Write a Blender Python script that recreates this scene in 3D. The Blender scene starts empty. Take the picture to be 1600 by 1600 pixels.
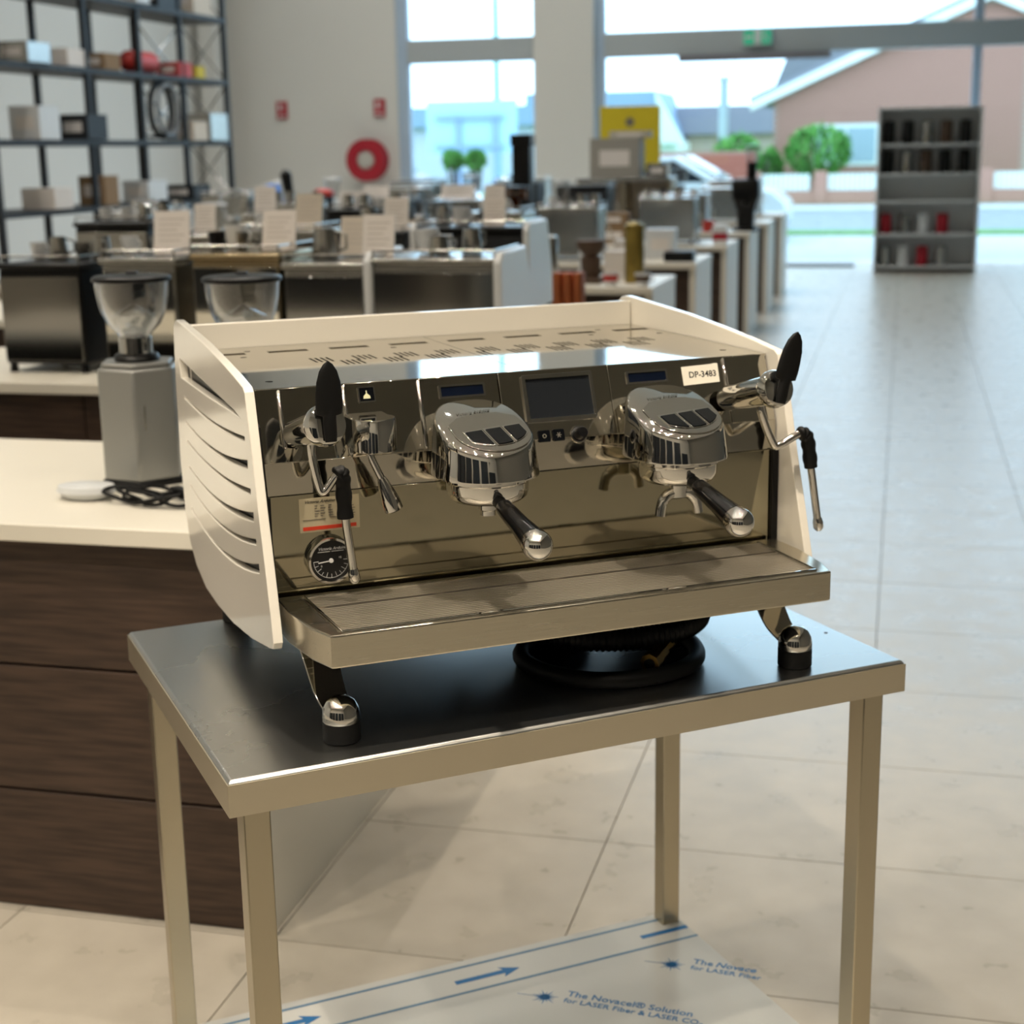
import bpy, math, random
from mathutils import Vector, Matrix
random.seed(7)
R = math.radians
scene = bpy.context.scene
col = scene.collection

# ------------------------------------------------------------------ camera, world, large lights, exposure
cam_d = bpy.data.cameras.new('camera'); cam = bpy.data.objects.new('camera', cam_d); col.objects.link(cam)
cam_d.sensor_width = 36.0; cam_d.lens = 53.77; cam_d.clip_end = 400; cam_d.clip_start = .02
_r = Vector((.970, .243, -.017)).normalized(); _f = Vector((-.241, .943, -.229)); _f = (_f - _r*_f.dot(_r)).normalized(); _u = _r.cross(_f)
cam.matrix_world = Matrix(((_r.x, _u.x, -_f.x, .760), (_r.y, _u.y, -_f.y, -1.578), (_r.z, _u.z, -_f.z, 1.631), (0, 0, 0, 1)))
cam_d.dof.use_dof = True; cam_d.dof.focus_distance = 1.85; cam_d.dof.aperture_fstop = 5.6
scene.camera = cam
w = bpy.data.worlds.new('overcast_sky'); scene.world = w; w.use_nodes = True
bg = w.node_tree.nodes['Background']; bg.inputs[0].default_value = (.60, .79, 1.0, 1); bg.inputs[1].default_value = 5.4
vs = scene.view_settings
vs.view_transform = 'Standard'; vs.look = 'None'; vs.gamma = 1; vs.use_curve_mapping = False; vs.exposure = -0.4
LIGHT_NEAR = 19.0      # warm downlights over the near counters (W)
LIGHT_FAR = 32.0
LIGHT_TRACK = 60.0
def portal(a0, a1, z0, z1, b=21.1):
    l = bpy.data.lights.new('window_portal', 'AREA'); l.shape = 'RECTANGLE'; l.size = a1-a0; l.size_y = z1-z0; l.cycles.is_portal = True
    o = bpy.data.objects.new('window_portal', l); col.objects.link(o); o.location = ((a0+a1)/2, b, (z0+z1)/2); o.rotation_euler = (R(-90), 0, 0)
portal(-6.47, -4.53, 0, 7.4); portal(-3.5, 5.9, 0, 7.4)

# ------------------------------------------------------------------ materials
def lin(c): return tuple(((x/12.92) if x <= .04045 else ((x+.055)/1.055)**2.4) for x in c)
def rgb(h): return lin(tuple(int(h[i:i+2], 16)/255 for i in (0, 2, 4)))
MATS = {}
def mat(name, hexc, rough=.5, metal=0., noise=0., scale=20., bump=0., stretch=None, spec=.5, coat=0., trans=0., emit=0., hex2=None, ior=1.45, bscale=None, rnoise=0., aniso=0.):
    if name in MATS: return MATS[name]
    m = bpy.data.materials.new(name); m.use_nodes = True; nt = m.node_tree; b = nt.nodes['Principled BSDF']
    c = rgb(hexc); b.inputs['Base Color'].default_value = (*c, 1)
    b.inputs['Roughness'].default_value = rough; b.inputs['Metallic'].default_value = metal
    b.inputs['Specular IOR Level'].default_value = spec; b.inputs['Coat Weight'].default_value = coat; b.inputs['Coat Roughness'].default_value = .05
    b.inputs['Transmission Weight'].default_value = trans; b.inputs['IOR'].default_value = ior
    if aniso: b.inputs['Anisotropic'].default_value = aniso
    if emit: b.inputs['Emission Color'].default_value = (*c, 1); b.inputs['Emission Strength'].default_value = emit
    if noise or bump or rnoise:
        g = nt.nodes.new('ShaderNodeNewGeometry' if stretch == 'world' else 'ShaderNodeTexCoord')
        mp = nt.nodes.new('ShaderNodeMapping'); nt.links.new(g.outputs['Position' if stretch == 'world' else 'Object'], mp.inputs[0])
        if stretch and stretch != 'world': mp.inputs['Scale'].default_value = stretch
        n = nt.nodes.new('ShaderNodeTexNoise'); n.inputs['Scale'].default_value = scale; n.inputs['Detail'].default_value = 6; nt.links.new(mp.outputs[0], n.inputs[0])
        if noise:
            rmp = nt.nodes.new('ShaderNodeValToRGB'); c2 = rgb(hex2) if hex2 else tuple(x*(1-noise) for x in c)
            rmp.color_ramp.elements[0].color = (*c2, 1); rmp.color_ramp.elements[1].color = (*c, 1)
            rmp.color_ramp.elements[0].position = .35; rmp.color_ramp.elements[1].position = .65
            nt.links.new(n.outputs['Fac'], rmp.inputs[0]); nt.links.new(rmp.outputs[0], b.inputs['Base Color'])
        if rnoise:
            mr = nt.nodes.new('ShaderNodeMapRange'); mr.inputs['To Min'].default_value = max(0, rough-rnoise); mr.inputs['To Max'].default_value = rough+rnoise
            mr.inputs['From Min'].default_value = .3; mr.inputs['From Max'].default_value = .7
            nt.links.new(n.outputs['Fac'], mr.inputs[0]); nt.links.new(mr.outputs[0], b.inputs['Roughness'])
        if bump:
            bp = nt.nodes.new('ShaderNodeBump'); bp.inputs['Strength'].default_value = bump; bp.inputs['Distance'].default_value = .002
            if bscale:
                n2 = nt.nodes.new('ShaderNodeTexNoise'); n2.inputs['Scale'].default_value = bscale; nt.links.new(mp.outputs[0], n2.inputs[0]); nt.links.new(n2.outputs['Fac'], bp.inputs['Height'])
            else: nt.links.new(n.outputs['Fac'], bp.inputs['Height'])
            nt.links.new(bp.outputs[0], b.inputs['Normal'])
    MATS[name] = m; return m
def glass(name, tint='ffffff', gloss=.12):
    if name in MATS: return MATS[name]
    m = bpy.data.materials.new(name); m.use_nodes = True; nt = m.node_tree; nt.nodes.remove(nt.nodes['Principled BSDF'])
    t = nt.nodes.new('ShaderNodeBsdfTransparent'); t.inputs[0].default_value = (*rgb(tint), 1)
    g = nt.nodes.new('ShaderNodeBsdfGlossy'); g.inputs['Roughness'].default_value = .02
    lw = nt.nodes.new('ShaderNodeLayerWeight'); lw.inputs[0].default_value = .35
    mr = nt.nodes.new('ShaderNodeMapRange'); mr.inputs['To Min'].default_value = gloss*.4; mr.inputs['To Max'].default_value = min(1, gloss*5)
    nt.links.new(lw.outputs['Facing'], mr.inputs[0])
    mx = nt.nodes.new('ShaderNodeMixShader'); nt.links.new(mr.outputs[0], mx.inputs[0]); nt.links.new(t.outputs[0], mx.inputs[1]); nt.links.new(g.outputs[0], mx.inputs[2])
    nt.links.new(mx.outputs[0], nt.nodes['Material Output'].inputs[0]); MATS[name] = m; return m

enamel = mat('white_enamel', 'e6e1d6', .15, coat=.4)
chrome = mat('chrome', 'd9d7d2', .035, 1)
mirror_steel = mat('polished_steel', 'c8c3b7', .045, 1, rnoise=.012, scale=6)
topsteel = mat('top_steel', 'c4c0b6', .05, 1, rnoise=.015, scale=9)
brushed = mat('brushed_steel', 'c6bfae', .24, 1, rnoise=.04, scale=40, stretch=(.4, 12, 12))
tablesteel = mat('table_steel', 'c6c6c3', .28, 1, rnoise=.01, scale=1.5)
legsteel = mat('leg_steel', 'b6ad98', .32, 1, rnoise=.03, scale=4)
gridsteel = mat('grid_steel', 'd2cabc', .46, 1)
darkmetal = mat('dark_metal', '2c2a27', .4, .8)
black = mat('black_plastic', '070708', .35, spec=.35)
rubber = mat('black_rubber', '080808', .55, spec=.3)
bglass = mat('black_glass', '0a0c0f', .06, spec=.4)
lcd = mat('dark_lcd', '0a1120', .1)
screenm = mat('screen_glass', '1d2024', .16, spec=.5)
paper = mat('paper', 'd9d4c6', .7)
card = mat('card_white', 'e2dcd7', .6)
redink = mat('red_ink', 'c8381c', .5)
blackink = mat('black_ink', '1a1917', .6)
greyink = mat('grey_ink', '6f6a60', .6)
whiteink = mat('white_ink', 'd8d8d8', .5)
blueink = mat('blue_ink', '1d6fae', .4)
bluefade = mat('blue_line_ink', '5d86a8', .4)
film = mat('protective_film', 'e3e4e1', .12, .15, spec=.6, rnoise=.05, scale=8)
brass = mat('brass', '8f7440', .3, 1)
copper = mat('copper', 'b86b45', .3, .8)
laminate = mat('white_laminate', 'e4dfd2', .35)
wood = mat('dark_wood', '4a392e', .5, noise=.4, scale=6, stretch=(1, 1, 14), hex2='33261e')
wallm = mat('wall_paint', 'd2d1cc', .85)
wallw = mat('wall_white', 'cfcfcb', .85)
ceilm = mat('ceiling_white', 'eeedea', .9)
framem = mat('window_frame', 'a9b0b3', .5)
framelt = mat('window_frame_light', 'a9bcd0', .45)
tilem = mat('floor_tile', 'bcb5a8', .30, noise=.3, scale=9., stretch='world', hex2='b3ac9f', rnoise=.04, bump=.03, bscale=30)
grout = mat('grout', '6f675b', .8)
silver = mat('silver_paint', '9a9b98', .35, .6)
steel2 = mat('steel_plain', 'a9a8a4', .22, 1)
darkmirror = mat('smoked_mirror', '8c8a86', .1, 1)
white2 = mat('white_gloss', 'd5d8da', .3)
redm = mat('red_paint', 'a3182a', .4)
redb = mat('red_bright', 'b8332d', .5)
yellow = mat('yellow_sign', 'cdb820', .6)
blackst = mat('black_steel', '26282b', .5, .3)
beige = mat('beige_board', 'd2c8ba', .7)
brown = mat('brown_leather', '4d3a2c', .6)
kraft = mat('kraft_card', '8d7355', .8)
clear = glass('clear_plastic', 'f2f4f6', .16)
pane = glass('window_glass', 'f4fafa', .05)
greencol = mat('exit_green', '0aa079', .5, emit=.7)

# ------------------------------------------------------------------ mesh helpers
class MB:
    def __init__(s): s.v = []; s.f = []
    def add(s, vs_, fs, M=None):
        k = len(s.v); s.v += [tuple(M @ Vector(q)) if M else tuple(q) for q in vs_]; s.f += [tuple(i+k for i in f) for f in fs]; return s
    def box(s, x0, x1, y0, y1, z0, z1, M=None):
        return s.add([(x0,y0,z0),(x1,y0,z0),(x1,y1,z0),(x0,y1,z0),(x0,y0,z1),(x1,y0,z1),(x1,y1,z1),(x0,y1,z1)],
                     [(0,3,2,1),(4,5,6,7),(0,1,5,4),(1,2,6,5),(2,3,7,6),(3,0,4,7)], M)
    def lathe(s, prof, n=24, M=None, sx=1., sy=1.):
        vs_ = []; fs = []
        for r, z in prof:
            for i in range(n):
                t = 2*math.pi*i/n; vs_.append((r*math.cos(t)*sx, r*math.sin(t)*sy, z))
        for j in range(len(prof)-1):
            for i in range(n):
                a = j*n+i; b = j*n+(i+1) % n; fs.append((a, b, b+n, a+n))
        fs.append(tuple(range(n-1, -1, -1))); k = (len(prof)-1)*n; fs.append(tuple(range(k, k+n)))
        return s.add(vs_, fs, M)
    def cyl(s, p0, p1, r0, r1=None, n=20):
        p0 = Vector(p0); p1 = Vector(p1); d = p1-p0; M = Matrix.Translation(p0) @ d.to_track_quat('Z', 'Y').to_matrix().to_4x4()
        return s.lathe([(r0, 0), (r0 if r1 is None else r1, d.length)], n, M)
    def rev(s, p0, p1, prof, n=24):      # prof (r, t) along p0->p1
        p0 = Vector(p0); d = Vector(p1)-p0; L = d.length; M = Matrix.Translation(p0) @ d.to_track_quat('Z', 'Y').to_matrix().to_4x4()
        return s.lathe([(r, t*L) for r, t in prof], n, M)
    def sphere(s, c, r, n=20, m=12, sc=(1, 1, 1)):
        prof = [(max(1e-5, r*math.sin(math.pi*j/m)), -r*math.cos(math.pi*j/m)) for j in range(m+1)]
        return s.lathe(prof, n, Matrix.Translation(c) @ Matrix.Diagonal((*sc, 1)))
    def tube(s, pts, r, n=10, closed=False):
        P = [Vector(q) for q in pts]; N = len(P); vs_ = []; fs = []; up = None
        for i, q in enumerate(P):
            if closed: d = P[(i+1) % N]-P[i-1]
            else: d = P[min(i+1, N-1)]-P[max(i-1, 0)]
            d.normalize()
            if up is None: up = d.orthogonal().normalized()
            else: up = (up - d*up.dot(d)).normalized()
            sd = d.cross(up); rr = r[i] if isinstance(r, (list, tuple)) else r
            for k in range(n):
                t = 2*math.pi*k/n; vs_.append(q+up*rr*math.cos(t)+sd*rr*math.sin(t))
        for i in range(N if closed else N-1):
            for k in range(n):
                a = i*n+k; b = i*n+(k+1) % n; j = ((i+1) % N)*n; fs.append((a, b, j+(k+1) % n, j+k))
        if not closed: fs.append(tuple(range(n-1, -1, -1))); fs.append(tuple(range((N-1)*n, N*n)))
        return s.add(vs_, fs)
    def prism(s, poly, d0, d1, M=None):
        n = len(poly); vs_ = [(x, y, d0) for x, y in poly]+[(x, y, d1) for x, y in poly]
        fs = [tuple(range(n-1, -1, -1)), tuple(range(n, 2*n))]+[(i, (i+1) % n, n+(i+1) % n, n+i) for i in range(n)]
        return s.add(vs_, fs, M)
    def loft(s, rings, cap0=True, cap1=True, closed=True):
        n = len(rings[0]); vs_ = [q for r in rings for q in r]; fs = []
        for j in range(len(rings)-1):
            for i in range(n if closed else n-1):
                a = j*n+i; b = j*n+(i+1) % n; fs.append((a, b, b+n, a+n))
        if cap0: fs.append(tuple(range(n-1, -1, -1)))
        if cap1: k = (len(rings)-1)*n; fs.append(tuple(range(k, k+n)))
        return s.add(vs_, fs)
    def mesh(s, name):
        me = bpy.data.meshes.new(name); me.from_pydata(s.v, [], s.f); me.validate(); return me
    def build(s, name, m, parent=None, bevel=0., seg=2, smooth=38):
        return finish(s.mesh(name), name, m, parent, bevel, seg, smooth)
def finish(me, name, m, parent=None, bevel=0., seg=2, smooth=38):
    import bmesh
    bm = bmesh.new(); bm.from_mesh(me); bmesh.ops.remove_doubles(bm, verts=bm.verts, dist=1e-6); bmesh.ops.recalc_face_normals(bm, faces=bm.faces); bm.to_mesh(me); bm.free()
    me.materials.clear(); me.materials.append(m)
    if smooth and 'plate' in me: smooth = 18; del me['plate']
    if smooth:
        me.polygons.foreach_set('use_smooth', [True]*len(me.polygons)); me.set_sharp_from_angle(angle=R(smooth))
    o = bpy.data.objects.new(name, me); col.objects.link(o)
    if parent: o.parent = parent
    if bevel:
        b = o.modifiers.new('bevel', 'BEVEL'); b.width = bevel; b.segments = seg; b.limit_method = 'ANGLE'; b.angle_limit = R(40); b.harden_normals = False
    return o
def box(name, m, parent, x0, x1, y0, y1, z0, z1, bevel=0.): return MB().box(x0, x1, y0, y1, z0, z1).build(name, m, parent, bevel)
def plate(outline, holes, t, M, bevel=0.):
    cu = bpy.data.curves.new('plate', 'CURVE'); cu.dimensions = '2D'; cu.fill_mode = 'BOTH'; cu.extrude = t/2-bevel; cu.bevel_depth = bevel; cu.bevel_resolution = 1
    if bevel: cu.offset = -bevel
    for L in [outline]+holes:
        sp = cu.splines.new('POLY'); sp.points.add(len(L)-1); sp.use_cyclic_u = True
        for q, (x, y) in zip(sp.points, L): q.co = (x, y, 0, 1)
    o = bpy.data.objects.new('plate', cu); me = bpy.data.meshes.new_from_object(o); bpy.data.objects.remove(o); bpy.data.curves.remove(cu)
    me.transform(M); me['plate'] = 1; return me
def text(s, size, M, m, name, parent, shear=0., ext=.00015, align='LEFT', bold=0.):
    cu = bpy.data.curves.new('text', 'FONT'); cu.body = s; cu.size = size; cu.shear = shear; cu.extrude = ext; cu.align_x = align; cu.offset = bold; cu.resolution_u = 3
    o = bpy.data.objects.new('text', cu); me = bpy.data.meshes.new_from_object(o); bpy.data.objects.remove(o); bpy.data.curves.remove(cu)
    me.transform(M); return finish(me, name, m, parent, smooth=0)
def tag(o, label, cat, group=None, kind=None):
    if label: o['label'] = label
    if cat: o['category'] = cat
    if group: o['group'] = group
    if kind: o['kind'] = kind
    return o
def thing(name, label, cat, loc=(0, 0, 0), rz=0., group=None):
    o = bpy.data.objects.new(name, None); o.empty_display_size = .1; col.objects.link(o); o.location = loc; o.rotation_euler = (0, 0, R(rz)); return tag(o, label, cat, group)
def struct(o): o['kind'] = 'structure'; return o
def T(x, y, z): return Matrix.Translation((x, y, z))
def RX(d): return Matrix.Rotation(R(d), 4, 'X')
def RY(d): return Matrix.Rotation(R(d), 4, 'Y')
def RZ(d): return Matrix.Rotation(R(d), 4, 'Z')
def rrect(x0, x1, y0, y1, r, n=5):
    out = []
    for cx, cy, a0 in ((x1-r, y0+r, -90), (x1-r, y1-r, 0), (x0+r, y1-r, 90), (x0+r, y0+r, 180)):
        for i in range(n+1):
            t = R(a0+90*i/n); out.append((cx+r*math.cos(t), cy+r*math.sin(t)))
    return out
def arcs(pts, n=8):     # Catmull-Rom through points
    P = [Vector(q) for q in pts]; out = []
    for i in range(len(P)-1):
        p0 = P[max(i-1, 0)]; p1 = P[i]; p2 = P[i+1]; p3 = P[min(i+2, len(P)-1)]
        for k in range(n):
            t = k/n; out.append(.5*((2*p1)+(p2-p0)*t+(2*p0-5*p1+4*p2-p3)*t*t+(3*p1-p0-3*p2+p3)*t**3))
    out.append(P[-1]); return out

# ------------------------------------------------------------------ room shell (x = across, y = depth, z = up)
A0, A1, B0, B1, HC = -9.6, 6.0, -7.0, 21.0, 7.5
fl = struct(box('floor', grout, None, A0, A1, B0, B1+.2, -.12, -.012))
PA, PB, JA, JB = .607, .612, -.485, 1.18
tile_me = MB().box(-PA/2+.0016, PA/2-.0016, -PB/2+.0016, PB/2-.0016, -.012, 0).mesh('floor_tile')
tile_me.materials.append(tilem)
rest = MB(); cnt = 0
ia0, ia1 = int((A0-JA)//PA), int((A1-JA)//PA); ib0, ib1 = int((B0-JB)//PB), int((B1-JB)//PB)
for i in range(ia0, ia1+1):
    for j in range(ib0, ib1+1):
        cx = JA+(i+.5)*PA; cy = JB+(j+.5)*PB
        if -2.4 < cx < 3.4 and -.7 < cy < 15.6 and not (cx < -.9 and cy > 3.2):
            o = bpy.data.objects.new('floor_tile', tile_me); col.objects.link(o); o.parent = fl; o.location = (cx, cy, 0); cnt += 1
        else:
            x0 = max(A0, cx-PA/2+.0016); x1 = min(A1, cx+PA/2-.0016); y0 = max(B0, cy-PB/2+.0016); y1 = min(B1, cy+PB/2-.0016)
            if x1 > x0 and y1 > y0: rest.box(x0, x1, y0, y1, -.012, 0)
ro = rest.build('floor_tile_field', tilem, fl, smooth=0); ro['kind'] = 'stuff'
ce = struct(box('ceiling', ceilm, None, A0-.2, A1+.2, B0-.2, B1+.4, HC, HC+.2))
struct(box('wall_left', wallw, None, A0-.2, A0, B0, B1+.3, 0, HC))
struct(box('wall_right', mat('wall_charcoal', '77756f', .8), None, A1, A1+.2, B0, B1+.3, 0, HC))
struct(box('wall_back', mat('wall_taupe', 'c2bbaf', .8), None, A0, A1, B0-.2, B0, 0, HC))
struct(box('wall_front', wallm, None, A0, -6.65, B1, B1+.3, 0, HC))
struct(box('trim_1', wallm, None, -4.53, -3.65, B1-.1, B1+.3, 0, HC))          # pillar between the windows
def window(name, a0, a1, zb0, zb1, mull):
    o = thing(name, None, None); o['kind'] = 'structure'
    for x0, x1 in mull: box('mullion', framelt, o, x0, x1, B1+.02, B1+.16, 0, HC, .005)
    box('transom', framem, o, a0, a1, B1-.02, B1+.2, zb0, zb1, .01)
    xs = sorted(mull)
    for k in range(len(xs)-1):
        box('pane', pane, o, xs[k][1], xs[k+1][0], B1+.085, B1+.092, .05, zb0)
        box('pane', pane, o, xs[k][1], xs[k+1][0], B1+.085, B1+.092, zb1, HC)
    return o
window('window_1', -6.47, -4.53, 2.93, 3.27, [(-6.65, -6.47), (-4.56, -4.53)])
dw = window('window_2', -3.5, A1, 2.93, 3.27, [(-3.65, -3.5), (1.6, 1.72), (A1-.1, A1)])
box('door_operator', mat('operator_grey', '77757a', .5), dw, -2.42, -.3, B1-.12, B1-.021, 2.83, 2.925, .01)
t_ = tag(MB().box(-.8, .12, 20.3, 20.75, .001, .035).build('door_mat', mat('mat_grey', '8c8f92', .8), None, .01), 'low grey floor strip lying before the open shop door', 'mat')

# ------------------------------------------------------------------ unseen dark cabinets, added behind the camera to darken the chrome reflections
for k, a in enumerate((-6.2, -4.3, -2.4, -.5, 1.4, 3.3)):
    t = thing('reflection_cabinet', 'unseen tall dark cabinet added for chrome reflections, %s from the left' % ['first', 'second', 'third', 'fourth', 'fifth', 'sixth'][k], 'cabinet', (a, -5.6, 0), 0, 'added reflection cabinets behind the camera')
    box('carcass', blackst, t, -.74, .74, -.25, .25, 0, 2.7, .006)
    for x0, x1 in ((-.72, -.005), (.005, .72)):
        d = box('door', blackst, t, x0, x1, .252, .272, .08, 2.66, .004); box('handle', steel2, d, (x0+x1)/2-.01, (x0+x1)/2+.01, .273, .3, 1.1, 1.4, .003)

# ------------------------------------------------------------------ ceiling downlights (fixture + its own lamp)
lens = mat('lamp_lens', 'fff0d8', .4, emit=14.)
lensc = mat('lamp_lens_cool', 'f4f4ff', .4, emit=14.)
dl_body = MB().lathe([(.085, 0), (.085, .03), (.07, .03), (.066, .012)], 20).mesh('rim'); dl_lens = MB().lathe([(.06, 0), (.06, .008)], 20).mesh('lens')
dl_body.materials.append(white2)
def downlight(a, b, energy, c, warm):
    t = thing('ceiling_downlight', 'round white recessed ceiling downlight above the showroom floor', 'downlight', (a, b, HC-.031), 0, 'ceiling downlights')
    for me, n in ((dl_body, 'rim'), (dl_lens, 'lens')):
        if n == 'lens': me = me.copy(); me.materials.append(lens if warm else lensc)
        o = bpy.data.objects.new(n, me); col.objects.link(o); o.parent = t
        if n == 'lens': o.location.z = .012
    l = bpy.data.lights.new('downlight_lamp', 'SPOT'); l.energy = energy; l.color = c; l.spot_size = R(115); l.spot_blend = .7; l.shadow_soft_size = .05
    o = bpy.data.objects.new('downlight_lamp', l); col.objects.link(o); o.location = (a, b, HC-.06); o.parent = None
for b in (-4.5, -1.8, .9, 3.6, 6.6, 9.6, 12.6, 15.6, 18.6):
    for a in (-7.6, -4.9, -2.3, .1, 2.6):
        near = b < 5
        if (not near and a > -2) or (a > 2 and b > 2): continue
        downlight(a, b, (LIGHT_NEAR*(3.0 if b < -3 else 1) if near else LIGHT_FAR)*10, (1., .89, .74) if near else (1., .95, .88), near)  # rearmost row is added and boosted to brighten the wall mirrored in the fascia
def track(a, b, z, tx, ty, tz, energy, size=34):
    t = thing('track_spotlight', 'white track spotlight aimed at the coffee machine', 'spotlight', (a, b, z), 0, 'track spotlights')
    d = (Vector((tx, ty, tz))-Vector((a, b, z))).normalized(); h = -d*.14
    MB().rev(h, (0, 0, 0), [(.035, 0), (.05, .25), (.055, 1)]).build('can', white2, t)
    MB().cyl((h.x, h.y, h.z), (h.x, h.y, HC-z), .01).build('stem', white2, t)
    l = bpy.data.lights.new('spot_lamp', 'SPOT'); l.energy = energy*10; l.color = (1., .86, .68); l.spot_size = R(size); l.spot_blend = .35; l.shadow_soft_size = .04
    o = bpy.data.objects.new('spot_lamp', l); col.objects.link(o); o.location = Vector((a, b, z))+d*.02; o.rotation_euler = d.to_track_quat('-Z', 'Y').to_euler()
track(.75, .05, 4.6, .42, .30, 1.05, LIGHT_TRACK, 22)
track(.2, -1.9, 4.6, .3, .3, 1.1, LIGHT_TRACK*.4)
track(-1.5, -.6, 4.6, -.9, 1.3, 1.0, LIGHT_TRACK*.35, 40)

# ------------------------------------------------------------------ steel table
tb = thing('steel_table', 'stainless steel work table with square legs and film covered lower shelf', 'table', (0, 0, 0), 38)
TW, TD = 1.0, .663
def rr_ring(x0, x1, y0, y1, z): return [(x0, y0, z), (x1, y0, z), (x1, y1, z), (x0, y1, z)]
top = MB().loft([rr_ring(.002, TW-.002, .002, TD-.002, .852), rr_ring(0, TW, 0, TD, .852), rr_ring(0, TW, 0, TD, .896), rr_ring(.004, TW-.004, .004, TD-.004, .9)]).build('table_top', tablesteel, tb, .0015)
edge = mat('table_edge_steel', 'cfc6b2', .38, 1, rnoise=.03, scale=4)
MB().box(-.0012, TW+.0012, -.0015, .0005, .853, .895).build('front_lip', edge, tb)
MB().box(-.0015, .0005, 0, TD, .853, .895).build('side_lip', edge, tb)
for x in (.02, TW-.055):
    for y in (.02, TD-.055):
        lg = box('leg', legsteel, tb, x, x+.035, y, y+.035, .03, .852, .002)
        MB().lathe([(.016, 0), (.018, .012), (.014, .03)], 16, T(x+.0175, y+.0175, 0)).build('foot', black, lg)
ZS = .9-.708
sh = MB().loft([rr_ring(.015, TW-.012, .015, TD-.008, ZS-.03), rr_ring(.015, TW-.012, .015, TD-.008, ZS-.002), rr_ring(.017, TW-.014, .017, TD-.010, ZS)]).build('lower_shelf', tablesteel, tb)
fm = box('protective_film', film, sh, .018, TW-.015, .018, TD-.011, ZS+.0002, ZS+.0012)
# prints on the film (joined to the shelf as its printing)
def fp_(mb, poly, m, n): mb_ = MB().prism(poly, ZS+.0013, ZS+.0016); return mb_.build(n, m, sh, smooth=0)
for y in (.628, .545): fp_(None, [(.018, y), (TW-.015, y), (TW-.015, y+.006), (.018, y+.006)], bluefade, 'film_stripe')
def arrow(x, y, clip=9): 
    L = .125
    if x+L < clip: p = [(x, y-.006), (x+L-.03, y-.006), (x+L-.036, y-.017), (x+L, y), (x+L-.036, y+.017), (x+L-.03, y+.006), (x, y+.006)]
    else: p = [(x, y-.006), (clip, y-.006), (clip, y+.006), (x, y+.006)]
    fp_(None, p, blueink, 'film_arrow')
for y in (.585,): 
    for x in (.262-.125, .51, .885): arrow(x, y, TW-.016)
def burst(x, y):
    m = MB(); n = 14
    for i in range(n):
        t = 2*math.pi*i/n; L = .024 if i % 2 else .018; c, s = math.cos(t), math.sin(t)
        m.prism([(x+c*.004-s*.0022, y+s*.004+c*.0022), (x+c*.004+s*.0022, y+s*.004-c*.0022), (x+c*L, y+s*L)], ZS+.0013, ZS+.0016)
    m.lathe([(.007, ZS+.0013), (.007, ZS+.0016)], 14, T(x, y, 0)); m.box(x-.05, x, y-.0004, y+.0004, ZS+.0013, ZS+.0016, T(x, y, 0) @ RZ(-40) @ T(-x, -y, 0))
    m.build('film_starburst', blueink, sh, smooth=0)
for x, y in ((.128, .475), (.38, .475), (.634, .475), (.888, .475)):
    burst(x, y)
    M = T(x+.036, y-.012, ZS+.0014) @ RZ(-43)
    full = x < .8
    text('The' if not full else 'The Novacel® Solution', .0235, M, blueink, 'film_text', sh, bold=.0003) if not full else text('The Novacel® Solution', .0235, M, blueink, 'film_text', sh, bold=.0003)
    if not full: text('Novace', .0235, M @ T(.041, 0, 0), blueink, 'film_text', sh, shear=.2, bold=.0004)
    text('for LASER Fiber & LASER CO₂' if full else 'for LASER Fiber', .0195, M @ T(0, -.021, 0), blueink, 'film_text', sh, bold=.0002)
# scratches and a screw hole on the table top
MB().lathe([(.003, .9), (.003, .9004)], 12, T(.975, .16, 0)).build('screw_hole', black, tb)

# ------------------------------------------------------------------ coffee machine
cm = thing('coffee_machine', 'large two group espresso machine with white side panels and chrome front', 'espresso machine', (.336, .389, .9), 35.37)
# local frame: x right, y back, z up, front faces -y
ol = [(.660, .474), (.640, .478), (.60, .476), (.408, .466), (.279, .455), (.19, .446), (.128, .438), (.118, .432), (.098, .37), (.075, .29), (.050, .215), (.028, .145), (.022, .118), (.030, .108), (.045, .104),
      (.166, .082), (.30, .066), (.42, .060), (.52, .062), (.60, .080), (.65, .108), (.68, .16), (.695, .24), (.692, .33), (.684, .42), (.675, .465)]
def slot(p0, p1, p2, t0, t1, n=10):
    up = []; dn = []
    for i in range(n+1):
        t = i/n; c = 2*p1[1]-.5*(p0[1]+p2[1])
        v = p0[0]+(p2[0]-p0[0])*t; z = (1-t)**2*p0[1]+2*t*(1-t)*c+t*t*p2[1]; h = t0+(t1-t0)*t*t
        up.append((v, z+h/2)); dn.append((v, z-h/2))
    return up+dn[::-1]
slots = [[(.640, .416), (.20, .397), (.165, .393), (.40, .388), (.632, .386)],
         slot((.61, .357), (.37, .354), (.135, .368), .003, .006), slot((.61, .316), (.37, .312), (.125, .335), .003, .011), slot((.61, .285), (.38, .281), (.115, .300), .003, .007),
         slot((.61, .243), (.38, .238), (.105, .268), .003, .012), slot((.61, .212), (.38, .203), (.098, .236), .003, .007), slot((.61, .173), (.375, .163), (.088, .202), .003, .012)]
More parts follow.
